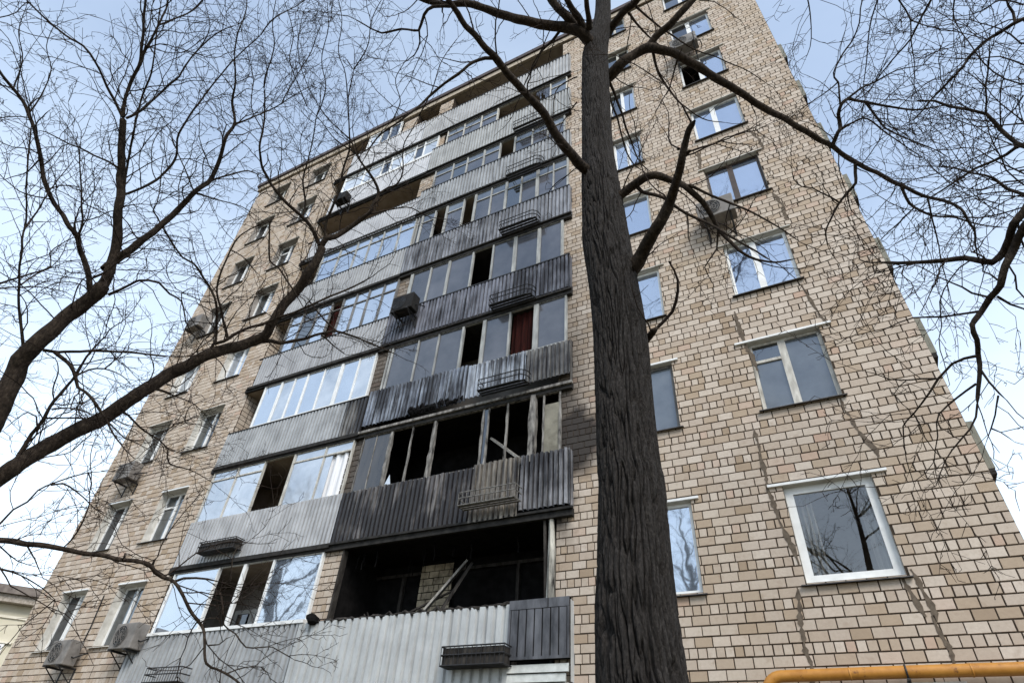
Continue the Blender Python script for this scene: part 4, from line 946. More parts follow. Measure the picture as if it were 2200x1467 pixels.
for side, a, e in (('L', LX0, XPL), ('R', XPR, LX1)):
    for k in range(-1, 8):
        b = BOT[k] if k >= 0 else BOT[0] - .292
        t = BOT[k + 1] if k < 7 else 2.497
        mat = 'soot' if (side == 'R' and k in (0, 1)) else ('backwall' if side == 'L' and k != 0 else 'greywall')
        m2 = MB()
        m2.quad((a, YBK, fz(b) - .012), (e, YBK, fz(b) - .012), (e, YBK, fz(t) - .16), (a, YBK, fz(t) - .16))
        m2.build('loggia_back_wall', M_[mat], bld)
# side jambs of the strip
for x, mt in ((LX0, 'mortar'), (LX1, 'mortar')):
    m2 = MB()
    m2.quad((x, YF - .004, .35), (x, YBK, .35), (x, YBK, fz(2.497)), (x, YF - .004, fz(2.497)))
    jw = m2.build('loggia_jamb', M_[mt], bld)
    if x == LX0:                        # bricks of the left reveal can be seen
        mbj = MB()
        for i in range(0, 170):
            zb = ZB0 + i * COURSE - 8 * COURSE
            if zb < .5 or zb > fz(2.47): continue
            y = YF + .01
            while y < YBK - .1:
                wl = rng.choice((.115, .235))
                i0 = len(mbj.v)
                xx = x + .012
                mbj.v += [(xx, y, zb + .01), (xx, y + wl, zb + .01), (xx, y + wl, zb + COURSE - .01), (xx, y, zb + COURSE - .01)]
                mbj.f.append((i0, i0 + 1, i0 + 2, i0 + 3))
                y += wl + .02
        mbj.build('brick_field', M_['brick_field'], jw, kind='stuff')
# partition pier with its own bricks
mb = MB()
mb.box(XPL, XPR, YF - .004, YBK, .35, fz(2.4955))
pier = mb.build('partition_pier', M_['mortar'], bld)
pb = course_bricks(XPL, XPR, .4, fz(2.49), [])
fr_ = [q for q in pb if fz(.30) < q[0][2] < fz(.48)]
frs = {id(q) for q in fr_}
mb = MB()
for q in pb:
    if id(q) in frs:
        m3 = MB()
        cx, cz = (q[0][0] + q[0][1]) / 2, (q[0][2] + q[0][3]) / 2
        brick_box(m3, (q[0][0] - cx, q[0][1] - cx, q[0][2] - cz, q[0][3] - cz), 0)
        o = m3.build('brick', M_['brick'], pier)
        o.location = (cx, YF - .004, cz)
    else:
        brick_box(mb, q[0], YF - .004)
mb.build('brick_field', M_['brick_field'], pier, kind='stuff')
# short brick pier between the two top-floor bays on the left
mb = MB()
mb.box(fx(-1.246), fx(-1.17), YF - .004, YF + .5, fz(BOT[7]) - .01, fz(2.4955))
pier2 = mb.build('partition_pier', M_['mortar'], bld)
mb = MB()
for q in course_bricks(fx(-1.246), fx(-1.17), fz(BOT[7]), fz(2.49), []):
    brick_box(mb, q[0], YF - .004)
mb.build('brick_field', M_['brick_field'], pier2, kind='stuff')

# ---- corrugated parapet sheets
def corrugated(x0, x1, z0, z1, y, pitch, depth, mat, name='parapet_sheet', wav=0.0, ragged=0.0, seed=0, label=None):
    r_ = random.Random(seed)
    prof = []
    x = x0
    while x < x1:
        for t, dy in ((0, 0), (.56, 0), (.66, depth * 1.7), (.90, depth * 1.7)):
            xx = x + t * pitch
            if xx < x1: prof.append((xx, dy))
        x += pitch
    prof.append((x1, 0))
    nz_ = 5
    mb = MB()
    zs0, zs1 = [], []
    for i, (xx, dy) in enumerate(prof):
        zs0.append(z0 + ragged * r_.uniform(-1, 1) * .5)
        zs1.append(z1 + ragged * r_.uniform(-1, 1) * .5)
    for j in range(nz_ + 1):
        t = j / nz_
        for i, (xx, dy) in enumerate(prof):
            zz = zs0[i] + (zs1[i] - zs0[i]) * t
            w = wav * noise.noise(Vector((xx * 1.3, t * 2, seed)))
            mb.v.append((xx + wav * .3 * noise.noise(Vector((xx * 2, t * 2, seed + 5))), y + dy + w, zz))
    n = len(prof)
    for j in range(nz_):
        for i in range(n - 1):
            a = j * n + i
            mb.f.append((a, a + 1, a + n + 1, a + n))
    return mb.build(name, mat, bld, label=label)

G = lambda v, d=0: srgb(v, v + 2 + d, v + 1 + d)
S_ = {}
S_['k0a'] = sheet_mat('sheet_pale_green', srgb(166, 168, 168), srgb(190, 192, 191), 0, .30)
S_['k0b'] = sheet_mat('sheet_grey_low', srgb(132, 134, 136), srgb(166, 168, 169), 0, .35)
S_['k1L'] = sheet_mat('sheet_silver', srgb(150, 151, 153), srgb(180, 181, 183), 0, .35, seam=.22)
S_['k1R'] = sheet_mat('sheet_burnt_brown', srgb(112, 108, 106), srgb(162, 157, 153), .63, .6, tint=srgb(74, 70, 82))
S_['k1S'] = sheet_mat('sheet_burnt_panel', srgb(104, 98, 90), srgb(150, 142, 130), .47, .6, tint=srgb(80, 76, 70))
S_['k1E'] = sheet_mat('sheet_burnt_end', srgb(112, 112, 114), srgb(154, 154, 158), .48, .6, tint=srgb(70, 72, 80))
S_['k2L'] = sheet_mat('sheet_silver2', srgb(140, 142, 144), srgb(172, 174, 176), .06, .4, seam=.42)
S_['k2Lb'] = sheet_mat('sheet_smoked', srgb(112, 110, 108), srgb(144, 142, 138), .30, .5, seam=.35)
S_['k2R'] = sheet_mat('sheet_scorched_blue', srgb(120, 128, 142), srgb(176, 184, 196), .56, .5, tint=srgb(92, 100, 120))
S_['k2S'] = sheet_mat('sheet_scorched_pale', srgb(150, 158, 170), srgb(190, 196, 204), .46, .45, tint=srgb(100, 108, 128))
S_['k2E'] = sheet_mat('sheet_scorched_dark', srgb(104, 102, 100), srgb(140, 138, 134), .50, .6)
S_['k3L'] = sheet_mat('sheet_silver3', srgb(142, 143, 146), srgb(170, 171, 173), 0, .35, seam=.34)
S_['k3R'] = sheet_mat('sheet_smoke_grey', srgb(104, 106, 116), srgb(134, 136, 146), .50, .5)
S_['k4L'] = sheet_mat('sheet_silver4', srgb(142, 143, 145), srgb(170, 171, 172), 0, .35)
S_['k4R'] = sheet_mat('sheet_smoke_grey2', srgb(116, 118, 124), srgb(148, 150, 156), .42, .5)
S_['k5L'] = sheet_mat('sheet_pale5', srgb(160, 161, 164), srgb(186, 187, 190), 0, .30)
S_['k5R'] = sheet_mat('sheet_grey5', srgb(134, 136, 138), srgb(162, 164, 166), .32, .5)
S_['k6L'] = sheet_mat('sheet_pale6', srgb(174, 175, 178), srgb(198, 199, 202), 0, .22)
S_['k6R'] = sheet_mat('sheet_grey6', srgb(146, 147, 146), srgb(172, 173, 172), .20, .45)
S_['k7'] = sheet_mat('sheet_grey7', srgb(150, 150, 150), srgb(178, 178, 178), 0, .35)

XB = -1.018
P_ = [  # k, x0, x1, dz0, dz1, pitch, depth, mat, wav, ragged, dy
    (0, -1.045, -.535, 0, 0, .178, .026, 'k0a', .004, 0, 0),
    (0, -1.60, -1.047, 0, 0, .150, .026, 'k0b', .004, 0, 0),
    (1, -1.563, XB, 0, 0, .118, .030, 'k1L', .004, 0, 0),
    (1, XB + .002, -.648, 0, 0, .118, .030, 'k1R', .018, .03, 0),
    (1, -.646, -.533, -.005, .004, .118, .026, 'k1S', .014, .02, -.03),
    (1, -.531, -.421, .006, .004, .105, .036, 'k1E', .008, .025, -.006),
    (2, -1.565, -1.09, 0, -.010, .118, .030, 'k2L', .004, 0, 0),
    (2, -1.088, XB + .004, 0, -.010, .118, .030, 'k2Lb', .006, 0, 0),
    (2, XB + .006, -.697, .016, .004, .112, .030, 'k2R', .012, .03, 0),
    (2, -.695, -.533, .022, -.002, .118, .030, 'k2S', .010, .01, -.012),
    (2, -.531, -.420, .022, -.004, .105, .020, 'k2E', .006, .008, -.006),
    (3, -1.545, XB, 0, -.008, .118, .030, 'k3L', .004, 0, 0),
    (3, XB + .002, -.420, .006, .004, .112, .032, 'k3R', .010, .006, 0),
    (4, -1.54, XB, 0, 0, .118, .030, 'k4L', .004, 0, 0),
    (4, XB + .002, -.420, 0, 0, .118, .030, 'k4R', .008, .004, 0),
    (5, -1.54, XB, -.014, -.022, .118, .028, 'k5L', .004, 0, 0),
    (5, XB + .002, -.420, .006, .006, .125, .030, 'k5R', .006, 0, 0),
    (6, -1.53, XB, .004, -.03, .118, .024, 'k6L', .004, 0, 0),
    (6, XB + .002, -.420, 0, 0, .118, .028, 'k6R', .006, 0, 0),
    (7, -1.50, -1.10, 0, .012, .130, .024, 'k6L', .004, 0, 0),
    (7, -1.098, -.420, 0, 0, .130, .026, 'k7', .005, 0, 0),
]
for i, (k, a, b, d0, d1, pi_, de, mt, wv, rg, dy) in enumerate(P_):
    corrugated(fx(a), fx(b), fz(BOT[k] + d0), fz(TOP[k] + d1), YP + dy, pi_, de, S_[mt], wav=wv, ragged=rg, seed=i)
rm = random.Random(12)
mb = MB()
for i in range(70):
    x = fx(-.86 + .16 * rm.random() ** 1.2 * rm.choice((1, 1, .5)))
    z = fz(BOT[2] + .016) + rm.uniform(.02, .16) * rm.random()
    w_ = rm.uniform(.02, .06)
    mb.tube([(x, YP - .022, z + rm.uniform(.03, .12)), (x + rm.uniform(-.02, .02), YP - .028, z), (x, YP - .02, z - rm.uniform(.02, .07))], [w_ * .4, w_, w_ * .3], 5)
mb.build('melted_cladding', M_['soot'], bld, kind='stuff')
# end returns of the parapets at the right and left
for k in range(8):
    mt = {0: 'k0a', 1: 'k1E', 2: 'k2E', 3: 'k3R', 4: 'k4R', 5: 'k5R', 6: 'k6R', 7: 'k7'}[k]
    for x, z0_ in ((fx(-.4195), 0), (fx((-1.565, -1.545, -1.54, -1.54, -1.53, -1.50)[max(0, min(k - 2, 5))]) - .004 if k else fx(-1.601), 0)):
        mb = MB()
        mb.quad((x, YP + .002, fz(BOT[k])), (x, YF - .002, fz(BOT[k])), (x, YF - .002, fz(TOP[k])), (x, YP + .002, fz(TOP[k])))
        mb.build('parapet_end', S_[mt], bld)
# lower edge trims: a dark flashing on the left flats, a pale edge under the scorched rows
for k in range(1, 8):
    mb = MB()
    mb.box(fx(-1.566), fx(XB), YP - .015, YP + .034, fz(BOT[k]) - .10, fz(BOT[k]) - .002)
    mb.build('edge_flashing', M_['slab'], bld)
    mb = MB()
    mb.box(fx(XB) + .004, fx(-.415), YP - .02, YP + .034, fz(BOT[k]) - (.07 if k == 2 else .05), fz(BOT[k]) - .004)
    mb.build('edge_flashing', M_['charash' if k == 2 else 'slab'], bld)
    # handrail along the top of the sheets
    for a, b, dz, mt in ((-1.566, XB, (0, 0, -.010, -.008, 0, -.022, -.03, .0)[k], 'slab' if k not in (6, 7, 1) else 'palebeam'), (XB, -.42, (0, 0, 0, .004, 0, .006, 0, 0)[k], 'metal_dark')):
        if k == 1 or (k == 2 and a == XB): continue
        mb = MB()
        mb.box(fx(a), fx(b) - .004, YP - .012, YP + .04, fz(TOP[k] + dz) + .002, fz(TOP[k] + dz) + .035)
        mb.build('handrail', M_[mt], bld)
mb = MB()
mb.box(fx(-1.55), fx(-1.034), YG - .08, YG + .06, fz(TOP[0]) + .004, fz(TOP[0]) + .07)
mb.build('handrail', M_['white'], bld)
# dark slatted box at the right end of the lowest parapet, pale siding beneath it
yb = YP - .05
mb = MB()
mb.box(fx(-.535), fx(-.420), yb + .02, YP + .06, fz(.222), fz(.318))
box = mb.build('slatted_box', M_['soot'], bld)
mb = MB()
for a, b in ((-.535, -.4605), (-.4585, -.420)):
    mb.box(fx(a), fx(b), yb - .006, yb + .018, fz(.302), fz(.3175))
for x in (-.535, -.423):
    mb.box(fx(x), fx(x + .0035), yb - .010, yb + .018, fz(.222), fz(.3015))
mb.box(fx(-.5315), fx(-.4232), yb - .008, yb + .018, fz(.222), fz(.2265))
mb.build('box_frame', M_['darkslat'], box)
for i in range(7):
    w = (.5312 - .4235) / 7
    a = -.5312 + i * w
    m3 = MB()
    m3.box(fx(a) + .012, fx(a + w) - .012, yb - .002, yb + .016, fz(.2268), fz(.3010))
    m3.build('slat', M_['darkslat'], box)
for i in range(8):
    z1_ = fz(.2155) - i * .135
    m3 = MB()
    y0 = YP - .03
    x0, x1 = fx(-.535), fx(-.423 if i % 2 == 0 else -.428)
    m3.v += [(x0, y0 + .03, z1_), (x1, y0 + .03, z1_), (x1, y0, z1_ - .12), (x0, y0, z1_ - .12), (x0, y0 + .05, z1_ - .12), (x1, y0 + .05, z1_ - .12), (x1, y0 + .05, z1_), (x0, y0 + .05, z1_)]
    m3.f += [(3, 2, 1, 0), (3, 4, 5, 2), (0, 1, 6, 7), (1, 2, 5, 6), (0, 7, 4, 3), (4, 7, 6, 5)]
    m3.build('siding_board', M_['siding'], bld)

# ---- glazing of the loggias
def glazing(k, xs, kinds, frame, side, post=.05, transom=None, z0=None, z1=None, y=YG, posts=None, pm=None):
    z0 = fz(TOP[k]) - .10 if z0 is None else z0
    z1 = (fz(BOT[k + 1]) - .12 if k < 7 else fz(2.49)) if z1 is None else z1
    xs = [fx(x) for x in xs]
    mb = MB()
    n = len(xs)
    for i, x in enumerate(xs):
        w = post if posts is None else posts[i]
        if frame == 'charash':          # burnt timbers: warped and eaten away
            rb = random.Random(i)
            P_t, R_t = [], []
            for q_ in range(9):
                t_ = q_ / 8
                P_t.append((x + rb.uniform(-.005, .005), y + .03 + rb.uniform(-.008, .008), z0 + (z1 - z0) * t_))
                R_t.append(w * .62 * (1 - .45 * t_ ** 2 * rb.random()) * rb.uniform(.8, 1.1))
            mb.tube(P_t, R_t, 4)
            continue
        mb.box(x - w / 2, x + w / 2, y - .004, y + .07, z0, z1)
    mb.box(xs[0] + .002, xs[-1] - .002, y, y + .066, z1 - .05, z1 - .001)
    mb.box(xs[0] + .002, xs[-1] - .002, y, y + .066, z0 + .001, z0 + .13)
    zt = z0 + (z1 - z0) * transom if transom else None
    if zt:
        for i in range(n - 1):
            if kinds[i] != 'open':
                mb.box(xs[i] + .01, xs[i + 1] - .01, y + .002, y + .06, zt, zt + .04)
    w = mb.build('loggia_glazing', M_[frame], bld)
    for i, kd in enumerate(kinds):
        a, b = xs[i] + .015, xs[i + 1] - .015
        if kd == 'open':
            continue
        if kd == 'panel':
            pane(w, a, b, z0 + .12, z1 - .3, y + .03, 'beige_panel', 'panel'); continue
        if kd == 'red':
            curtain(w, a, b, z0 + .12, z1 - .05, y + .16, 'redcloth', 'red_curtain', 4); continue
        if kd == 'cur':
            curtain(w, a + (b - a) * .25, b, z0 + .12, (zt or z1 - .05), y - .001 + .075, 'curtain', 'white_curtain', 2.5)
            pane(w, a, a + (b - a) * .30, z0 + .12, (zt or z1), y + .03, 'p_film')
            if zt: pane(w, a, b, zt + .03, z1 - .045, y + .03, 'p_film')
            continue
        if zt:
            pane(w, a, b, z0 + .12, zt + .005, y + .03, kd)
            pane(w, a, b, zt + .035, z1 - .045, y + .03, {'p_grey': 'p_dust', 'p_dark': 'p_grey', 'p_film': 'p_film'}.get(kd, kd))
        else:
            pane(w, a, b, z0 + .12, z1 - .045, y + .03, kd)
    return w

glazing(0, [-1.55, -1.38, -1.287, -1.19, -1.036], ['p_sky', 'open', 'open', 'p_sky'], 'white', 'L', posts=[.04, .05, .10, .05, .05])
glazing(1, [-1.560, -1.458, -1.352, -1.238, -1.126, -1.032], ['p_film', 'p_film', 'open', 'p_film', 'cur'], 'oldwhite', 'L', posts=[.02, .02, .02, .05, .02, .03], transom=.80)
glazing(2, [-1.482, -1.408, -1.352, -1.298, -1.23, -1.16, -1.095, -1.034], ['p_sky', 'p_film', 'p_sky', 'p_sky', 'p_film', 'p_sky', 'p_film'], 'white', 'L', posts=[.04, .07, .03, .05, .03, .09, .03, .05])
glazing(3, [-1.488, -1.43, -1.365, -1.30, -1.25, -1.193, -1.14, -1.078, -1.022], ['p_sky', 'p_dim', 'p_sky', 'red', 'p_sky', 'p_sky', 'p_sky', 'p_sky'], 'greyframe', 'L', post=.05, transom=.72)
glazing(4, [-1.45, -1.36, -1.276, -1.214, -1.154, -1.08, -1.012], ['p_blue', 'p_sky', 'p_sky', 'p_sky', 'p_sky', 'p_sky'], 'paleframe', 'L', post=.04, transom=.72)
glazing(6, [-1.50, -1.39, -1.287, -1.241, -1.18, -1.116, -1.072, -1.006], ['p_white', 'p_white', 'p_dark', 'p_white', 'p_white', 'p_dark', 'p_white'], 'white', 'L', post=.04, transom=.75)
glazing(7, [-1.44, -1.37, -1.318, -1.258], ['p_white', 'p_dark', 'p_dark'], 'white', 'L', post=.07, z0=fz(TOP[7]) - .02)
glazing(1, [-1.0, -.958, -.909, -.845, -.778, -.642, -.628, -.578, -.512, -.486, -.447], ['p_dirty', 'p_dirty', 'open', 'open', 'open', 'p_dark', 'open', 'open', 'open', 'panel'], 'charash', 'R', posts=[.04, .03, .10, .05, .11, .06, .05, .06, .17, .05, .06])
glazing(2, [-.985, -.974, -.883, -.815, -.736, -.669, -.592, -.516, -.434], ['p_grey', 'p_grey', 'p_grey', 'p_grey', 'open', 'p_grey', 'red', 'p_grey'], 'paleframe', 'R', posts=[.04, .05, .04, .04, .06, .10, .05, .13, .05])
glazing(3, [-.968, -.895, -.826, -.741, -.67, -.595, -.518, -.446], ['p_grey', 'p_grey', 'p_grey', 'open', 'p_grey', 'p_grey', 'p_grey'], 'paleframe', 'R', posts=[.10, .05, .08, .05, .05, .11, .10, .07])
glazing(4, [-1.0, -.985, -.93, -.881, -.813, -.766, -.705, -.648, -.592, -.534, -.478, -.430], ['p_dark', 'p_grey', 'open', 'p_grey', 'open', 'p_grey', 'p_grey', 'p_dim', 'p_grey', 'p_grey', 'p_grey'], 'paleframe', 'R', posts=[.03, .07, .05, .08, .05, .08, .05, .08, .05, .10, .04, .05], transom=.72)
glazing(5, [-.975, -.894, -.832, -.76, -.694, -.633, -.564, -.505, -.442], ['p_grey', 'p_dim', 'p_grey', 'p_grey', 'open', 'p_grey', 'p_grey', 'p_grey'], 'paleframe', 'R', posts=[.04, .05, .05, .07, .05, .06, .05, .05, .05], transom=.68)
glazing(6, [-.96, -.88, -.80, -.727, -.50, -.435], ['p_grey', 'p_grey', 'p_grey', 'open', 'p_dust'], 'oldwhite', 'R', posts=[.04, .04, .05, .06, .04, .04], transom=.62)
# dark room fill behind glazed loggias is the loggia itself; rags of cladding in the broken bay of the sixth row
mb = MB()
r2 = random.Random(3)
for i in range(9):
    x = fx(-.56) + i * .07
    zt = fz(BOT[7]) - .14
    l = r2.uniform(.25, .75) + i * .04
    mb.quad((x, YG + .05, zt - l), (x + .06, YG + .03, zt - l + r2.uniform(-.1, .1)), (x + .07, YG + .04, zt), (x, YG + .04, zt))
mb.build('torn_cladding', M_['p_grey'], bld)

# inside the burnt loggia: brick pier between door and window, charred door frames
b0, t0 = fz(BOT[0]), fz(BOT[1]) - .165
mb = MB()
mb.box(-8.13, -7.30, YBK - .10, YBK - .005, b0, 6.08)
noisy('scorched_brick', srgb(92, 84, 72), srgb(190, 176, 152), 4, .95, .1, bmp=.4)
ip = mb.build('inner_pier', M_['soot'], bld, label='scorched brick pier inside the burnt loggia')
mb = MB()
for q in course_bricks(-8.13, -7.30, b0 + .05, 6.05, []):
    brick_box(mb, q[0], YBK - .10)
mb.build('brick_field', bpy.data.materials['scorched_brick'], ip, kind='stuff')
mb = MB()
for x in (-1.02, -.90, -.60, -.52):
    mb.box(fx(x) - .02, fx(x) + .05, YBK - .08, YBK - .006, b0, fz(.44))
mb.box(fx(-1.02), fx(-.45), YBK - .075, YBK - .007, fz(.44), fz(.447))
mb.build('charred_door_frame', M_['charwood'], bld)
mb = MB()
mb.tube([(fx(-.462), YG + .04, fz(.312)), (fx(-.4615), YG + .05, fz(.40)), (fx(-.4635), YG + .06, fz(.47))], [.085, .075, .05], 5)
mb.build('burnt_post', M_['burntpost'], bld)
mb = MB()
mb.tube([(fx(-.472), YG + .05, fz(.312)), (fx(-.4745), YG + .06, fz(.39)), (fx(-.479), YG + .07, fz(.47))], [.03, .035, .03], 4)
mb.build('burnt_post', M_['charwood'], bld)
mb = MB()
mb.quad((XPR + .004, YG + .09, fz(BOT[0])), (XPR + .004, YBK, fz(BOT[0])), (XPR + .004, YBK, fz(BOT[2]) - .17), (XPR + .004, YG + .09, fz(BOT[2]) - .17))
mb.build('sooty_side_wall', M_['soot'], bld)
mb = MB()
mb.quad((LX1 - .004, YG + .12, fz(BOT[0])), (LX1 - .004, YBK, fz(BOT[0])), (LX1 - .004, YBK, fz(BOT[2]) - .17), (LX1 - .004, YG + .12, fz(BOT[2]) - .17))
mb.build('sooty_side_wall', M_['soot'], bld)
# burnt left jamb board of that bay
mb = MB()
mb.box(fx(-.979), fx(-.9745), YG + .02, YG + .16, fz(.318), fz(.47))
mb.build('burnt_post', M_['charwood'], bld)
# charred, crumpled rail on top of the lowest parapet
mb = MB()
r3 = random.Random(8)
pts, rad = [], []
for i in range(60):
    t = i / 59
    pts.append((fx(-1.0 + .56 * t), YP + .03 + r3.uniform(-.02, .02), fz(TOP[0]) + r3.uniform(-.01, .03) + (.05 if .3 < t < .6 and i % 4 == 0 else 0)))
    rad.append(r3.uniform(.018, .04))
mb.tube(pts, rad, 5)
mb.build('charred_rail', M_['charwood'], bld)
r5 = random.Random(31)
mb = MB()
for i in range(16):                     # rags and wires hanging from the burnt ceiling
    x = r5.uniform(fx(-.96), fx(-.47)); y = r5.uniform(YF + .1, YBK - .2)
    zt = fz(BOT[1]) - .165; P_t = [(x, y, zt)]
    for q_ in range(4):
        P_t.append((P_t[-1][0] + r5.uniform(-.02, .03), P_t[-1][1] + r5.uniform(-.03, .03), P_t[-1][2] - r5.uniform(.03, .13)))
    mb.tube(P_t, r5.uniform(.006, .02), 4)
mb.build('hanging_rags', M_['soot'], bld, kind='stuff')
mb = MB()
for i in range(60):                     # charred rubble along the rail
    x = r5.uniform(fx(-.97), fx(-.47)); y = r5.uniform(YG + .02, YF + .35); z = fz(TOP[0]) + r5.uniform(-.06, .05)
    a_ = r5.uniform(0, 6.3); l_ = r5.uniform(.03, .16)
    mb.tube([(x, y, z), (x + l_ * math.cos(a_), y + l_ * .4 * math.sin(a_), z + r5.uniform(-.02, .10))], [r5.uniform(.012, .04), .012], 5)
mb.build('charred_rubble', M_['ashwood' if False else 'charwood'], bld, kind='stuff')
# doors and windows on the back wall of the left loggias that stand open
for k, xs, fm in ((0, (-1.36, -1.29, -1.24, -1.19), 'white'), (1, (-1.33, -1.245), 'palebeam')):
    b_ = fz(BOT[k]); zt = fz(BOT[k] + .215)
    mb = MB()
    for a, b in zip(xs, xs[1:]):
        bar_frame(mb, fx(a) - .75, fx(b) - .75 - .02, b_, zt, .09, YBK - .06, YBK - .004)
    d_ = mb.build('balcony_door', M_[fm], bld)
    for a, b in zip(xs, xs[1:]):
        pane(d_, fx(a) - .66, fx(b) - .86, b_ + .09, zt - .09, YBK - .03, 'p_dark')

# ---- side balconies that peep out past the right corner
for k in range(-1, 8):
    b = 1.6 + 2.83 * (k + 1) + .25
    mb = MB()
    y0, y1 = 13.2, 16.4
    p_ = XR + .93
    mb.box(XR, p_, y0, y1, b - .12, b)
    sb = mb.build('side_balcony', M_['slab'], bld)
    mb = MB()
    mb.box(p_ - .04, p_ + .015, y0, y1, b + .002, b + 1.05)
    mb.box(XR + .01, p_ - .042, y0 - .002, y0 + .04, b + .002, b + 1.05)
    mb.build('balcony_panel', noisy('balcony_teal', srgb(104, 106, 98), srgb(130, 130, 120), 5, .7, .2) if k == -1 else bpy.data.materials['balcony_teal'], sb)

# ------------------------------------------------------------------ things fixed on the building
def ac_unit(X, Z, label, mat='ac_light', yback=YF - .02, rot=0, w=.80, h=.56):
    e = link('air_conditioner', None, label=label, cat='air conditioner', group='air conditioners hung on the facade')
    e.location = (fx(X), yback, fz(Z))
    mb = MB()
    d0, d1 = -.14, -.46
    mb.box(-w / 2, w / 2, d1, d0, 0, h)
    body = mb.build('body', M_[mat], e)
    bm_ = body.modifiers.new('b', 'BEVEL'); bm_.width = .018; bm_.segments = 2
    mb = MB()
    mb.disc((-.10, h / 2), .225, 24, d1 - .003)
    mb.f[-1] = tuple(reversed(mb.f[-1])) if False else mb.f[-1]
    fan = mb.build('fan_opening', M_['black_plastic'], e)
    mb = MB()
    for r_ in (.06, .12, .18, .225):
        ring = [(-.10 + r_ * math.cos(a * math.pi / 10), d1 - .012, h / 2 + r_ * math.sin(a * math.pi / 10)) for a in range(21)]
        mb.tube(ring, .006, 4, False)
    for a in range(4):
        an = a * math.pi / 4
        mb.tube([(-.10 - .225 * math.cos(an), d1 - .012, h / 2 - .225 * math.sin(an)), (-.10 + .225 * math.cos(an), d1 - .012, h / 2 + .225 * math.sin(an))], .006, 4)
    mb.build('fan_grille', M_['metal_dark' if mat == 'ac_dark' else 'ac_light'], e)
    for sx in (-w / 2 + .12, w / 2 - .12):
        mb = MB()
        mb.box(sx - .02, sx + .02, -.50, .018, -.045, -.005)
        mb.box(sx - .02, sx + .02, -.02, .018, -.38, -.046)
        mb.tube([(sx, -.42, -.04), (sx, -.01, -.34)], .014, 5)
        mb.build('bracket', M_['metal_dark'], e)
    mb = MB()
    mb.tube([(w / 2 - .02, -.30, h * .35), (w / 2 + .07, -.28, h * .30), (w / 2 + .09, -.15, h * .45), (w / 2 + .09, .0, h * .6)], .018, 6)
    mb.build('pipe_run', M_['black_plastic'], e)
    return e

ac_unit(-1.842, .256, 'grey air conditioner under the gap between the two lowest left windows')
ac_unit(-1.592, .282, 'beige air conditioner beside the left end of the lowest corrugated parapet')
ac_unit(-1.985, .800, 'air conditioner hung under the third lowest window by the left edge')
ac_unit(-2.050, 1.475, 'small air conditioner at the very left edge high on the wall')
ac_unit(-.040, 1.120, 'air conditioner below the dark framed window right of the trunk')
ac_unit(-.012, 1.960, 'air conditioner below the blue paned window near the top right', )
ac_unit(-.930, 1.140, 'sooty dark air conditioner on the parapet beside the brick partition', 'ac_dark', YP - .01, w=.72)
ac_unit(-1.415, 1.930, 'dark air conditioner at the left end of a pale upper parapet', 'ac_dark', YP - .01, w=.6, h=.4)

mb = MB()
mb.tube([(fx(-1.835), YF - .03, fz(.315)), (fx(-1.832), YF - .04, fz(.36)), (fx(-1.842), YF - .03, fz(.44))], .016, 5)
mb.build('cable', M_['black_plastic'], label='black cable running up the wall between the two lowest left windows', cat='cable')

def wire_rack(X0, X1, Z0, Z1, label, y=YP - .02, mat='metal_dark', round_end=False, solid=False, grp='planter racks hung on the parapets'):
    e = link('planter_rack', None, label=label, cat='planter rack', group=grp)
    x0, x1, z0, z1 = fx(X0), fx(X1), fz(Z0), fz(Z1)
    e.location = ((x0 + x1) / 2, y, z0)
    hw, h, dep = (x1 - x0) / 2, z1 - z0, .26
    def loop(z, ins=0.0):
        P = [(-hw + ins, 0, z), (-hw + ins, -dep + ins, z)]
        if round_end:
            for a in range(7):
                an = a / 6 * math.pi / 2
                P.append((hw - ins - dep * .8 + dep * .8 * math.sin(an), -dep + ins + .8 * dep * (1 - math.cos(an)), z))
        else:
            P.append((hw - ins, -dep + ins, z))
        P.append((hw - ins, 0, z))
        return P
    mb = MB()
    for zz in (h, h * .55, 0.0):
        mb.tube(loop(zz), .013, 5)
    mb.build('rail', M_[mat], e)
    mb = MB()
    n = 14
    for i in range(n + 1):
        x = -hw + 2 * hw * i / n
        yy = -dep
        if round_end and x > hw - dep * .7:
            yy = -dep * .75
        mb.tube([(x, yy, 0), (x, yy, h)], .006, 4)
    mb.build('bars', M_[mat], e)
    mb = MB()
    for i in range(3):
        y_ = -dep * (i + .5) / 3
        mb.box(-hw + .01, hw - .02, y_ - .03, y_ + .03, -.012, .006)
    mb.build('bottom_slats', M_[mat], e)
    if solid:
        mb = MB()
        ins = .02
        mb.v += [(-hw + ins, -dep + ins, .01), (hw - ins, -dep + ins, .01), (hw - ins, -ins, .01), (-hw + ins, -ins, .01),
                 (-hw + ins, -dep - .0 + ins, h * .93), (hw - ins, -dep + ins, h * .93), (hw - ins, -ins, h * .93), (-hw + ins, -ins, h * .93)]
        for q in ((0, 3, 2, 1), (4, 5, 6, 7), (0, 1, 5, 4), (1, 2, 6, 5), (2, 3, 7, 6), (3, 0, 4, 7)):
            mb.f.append(q)
        mb.build('trough', M_['charwood'], e)
    return e

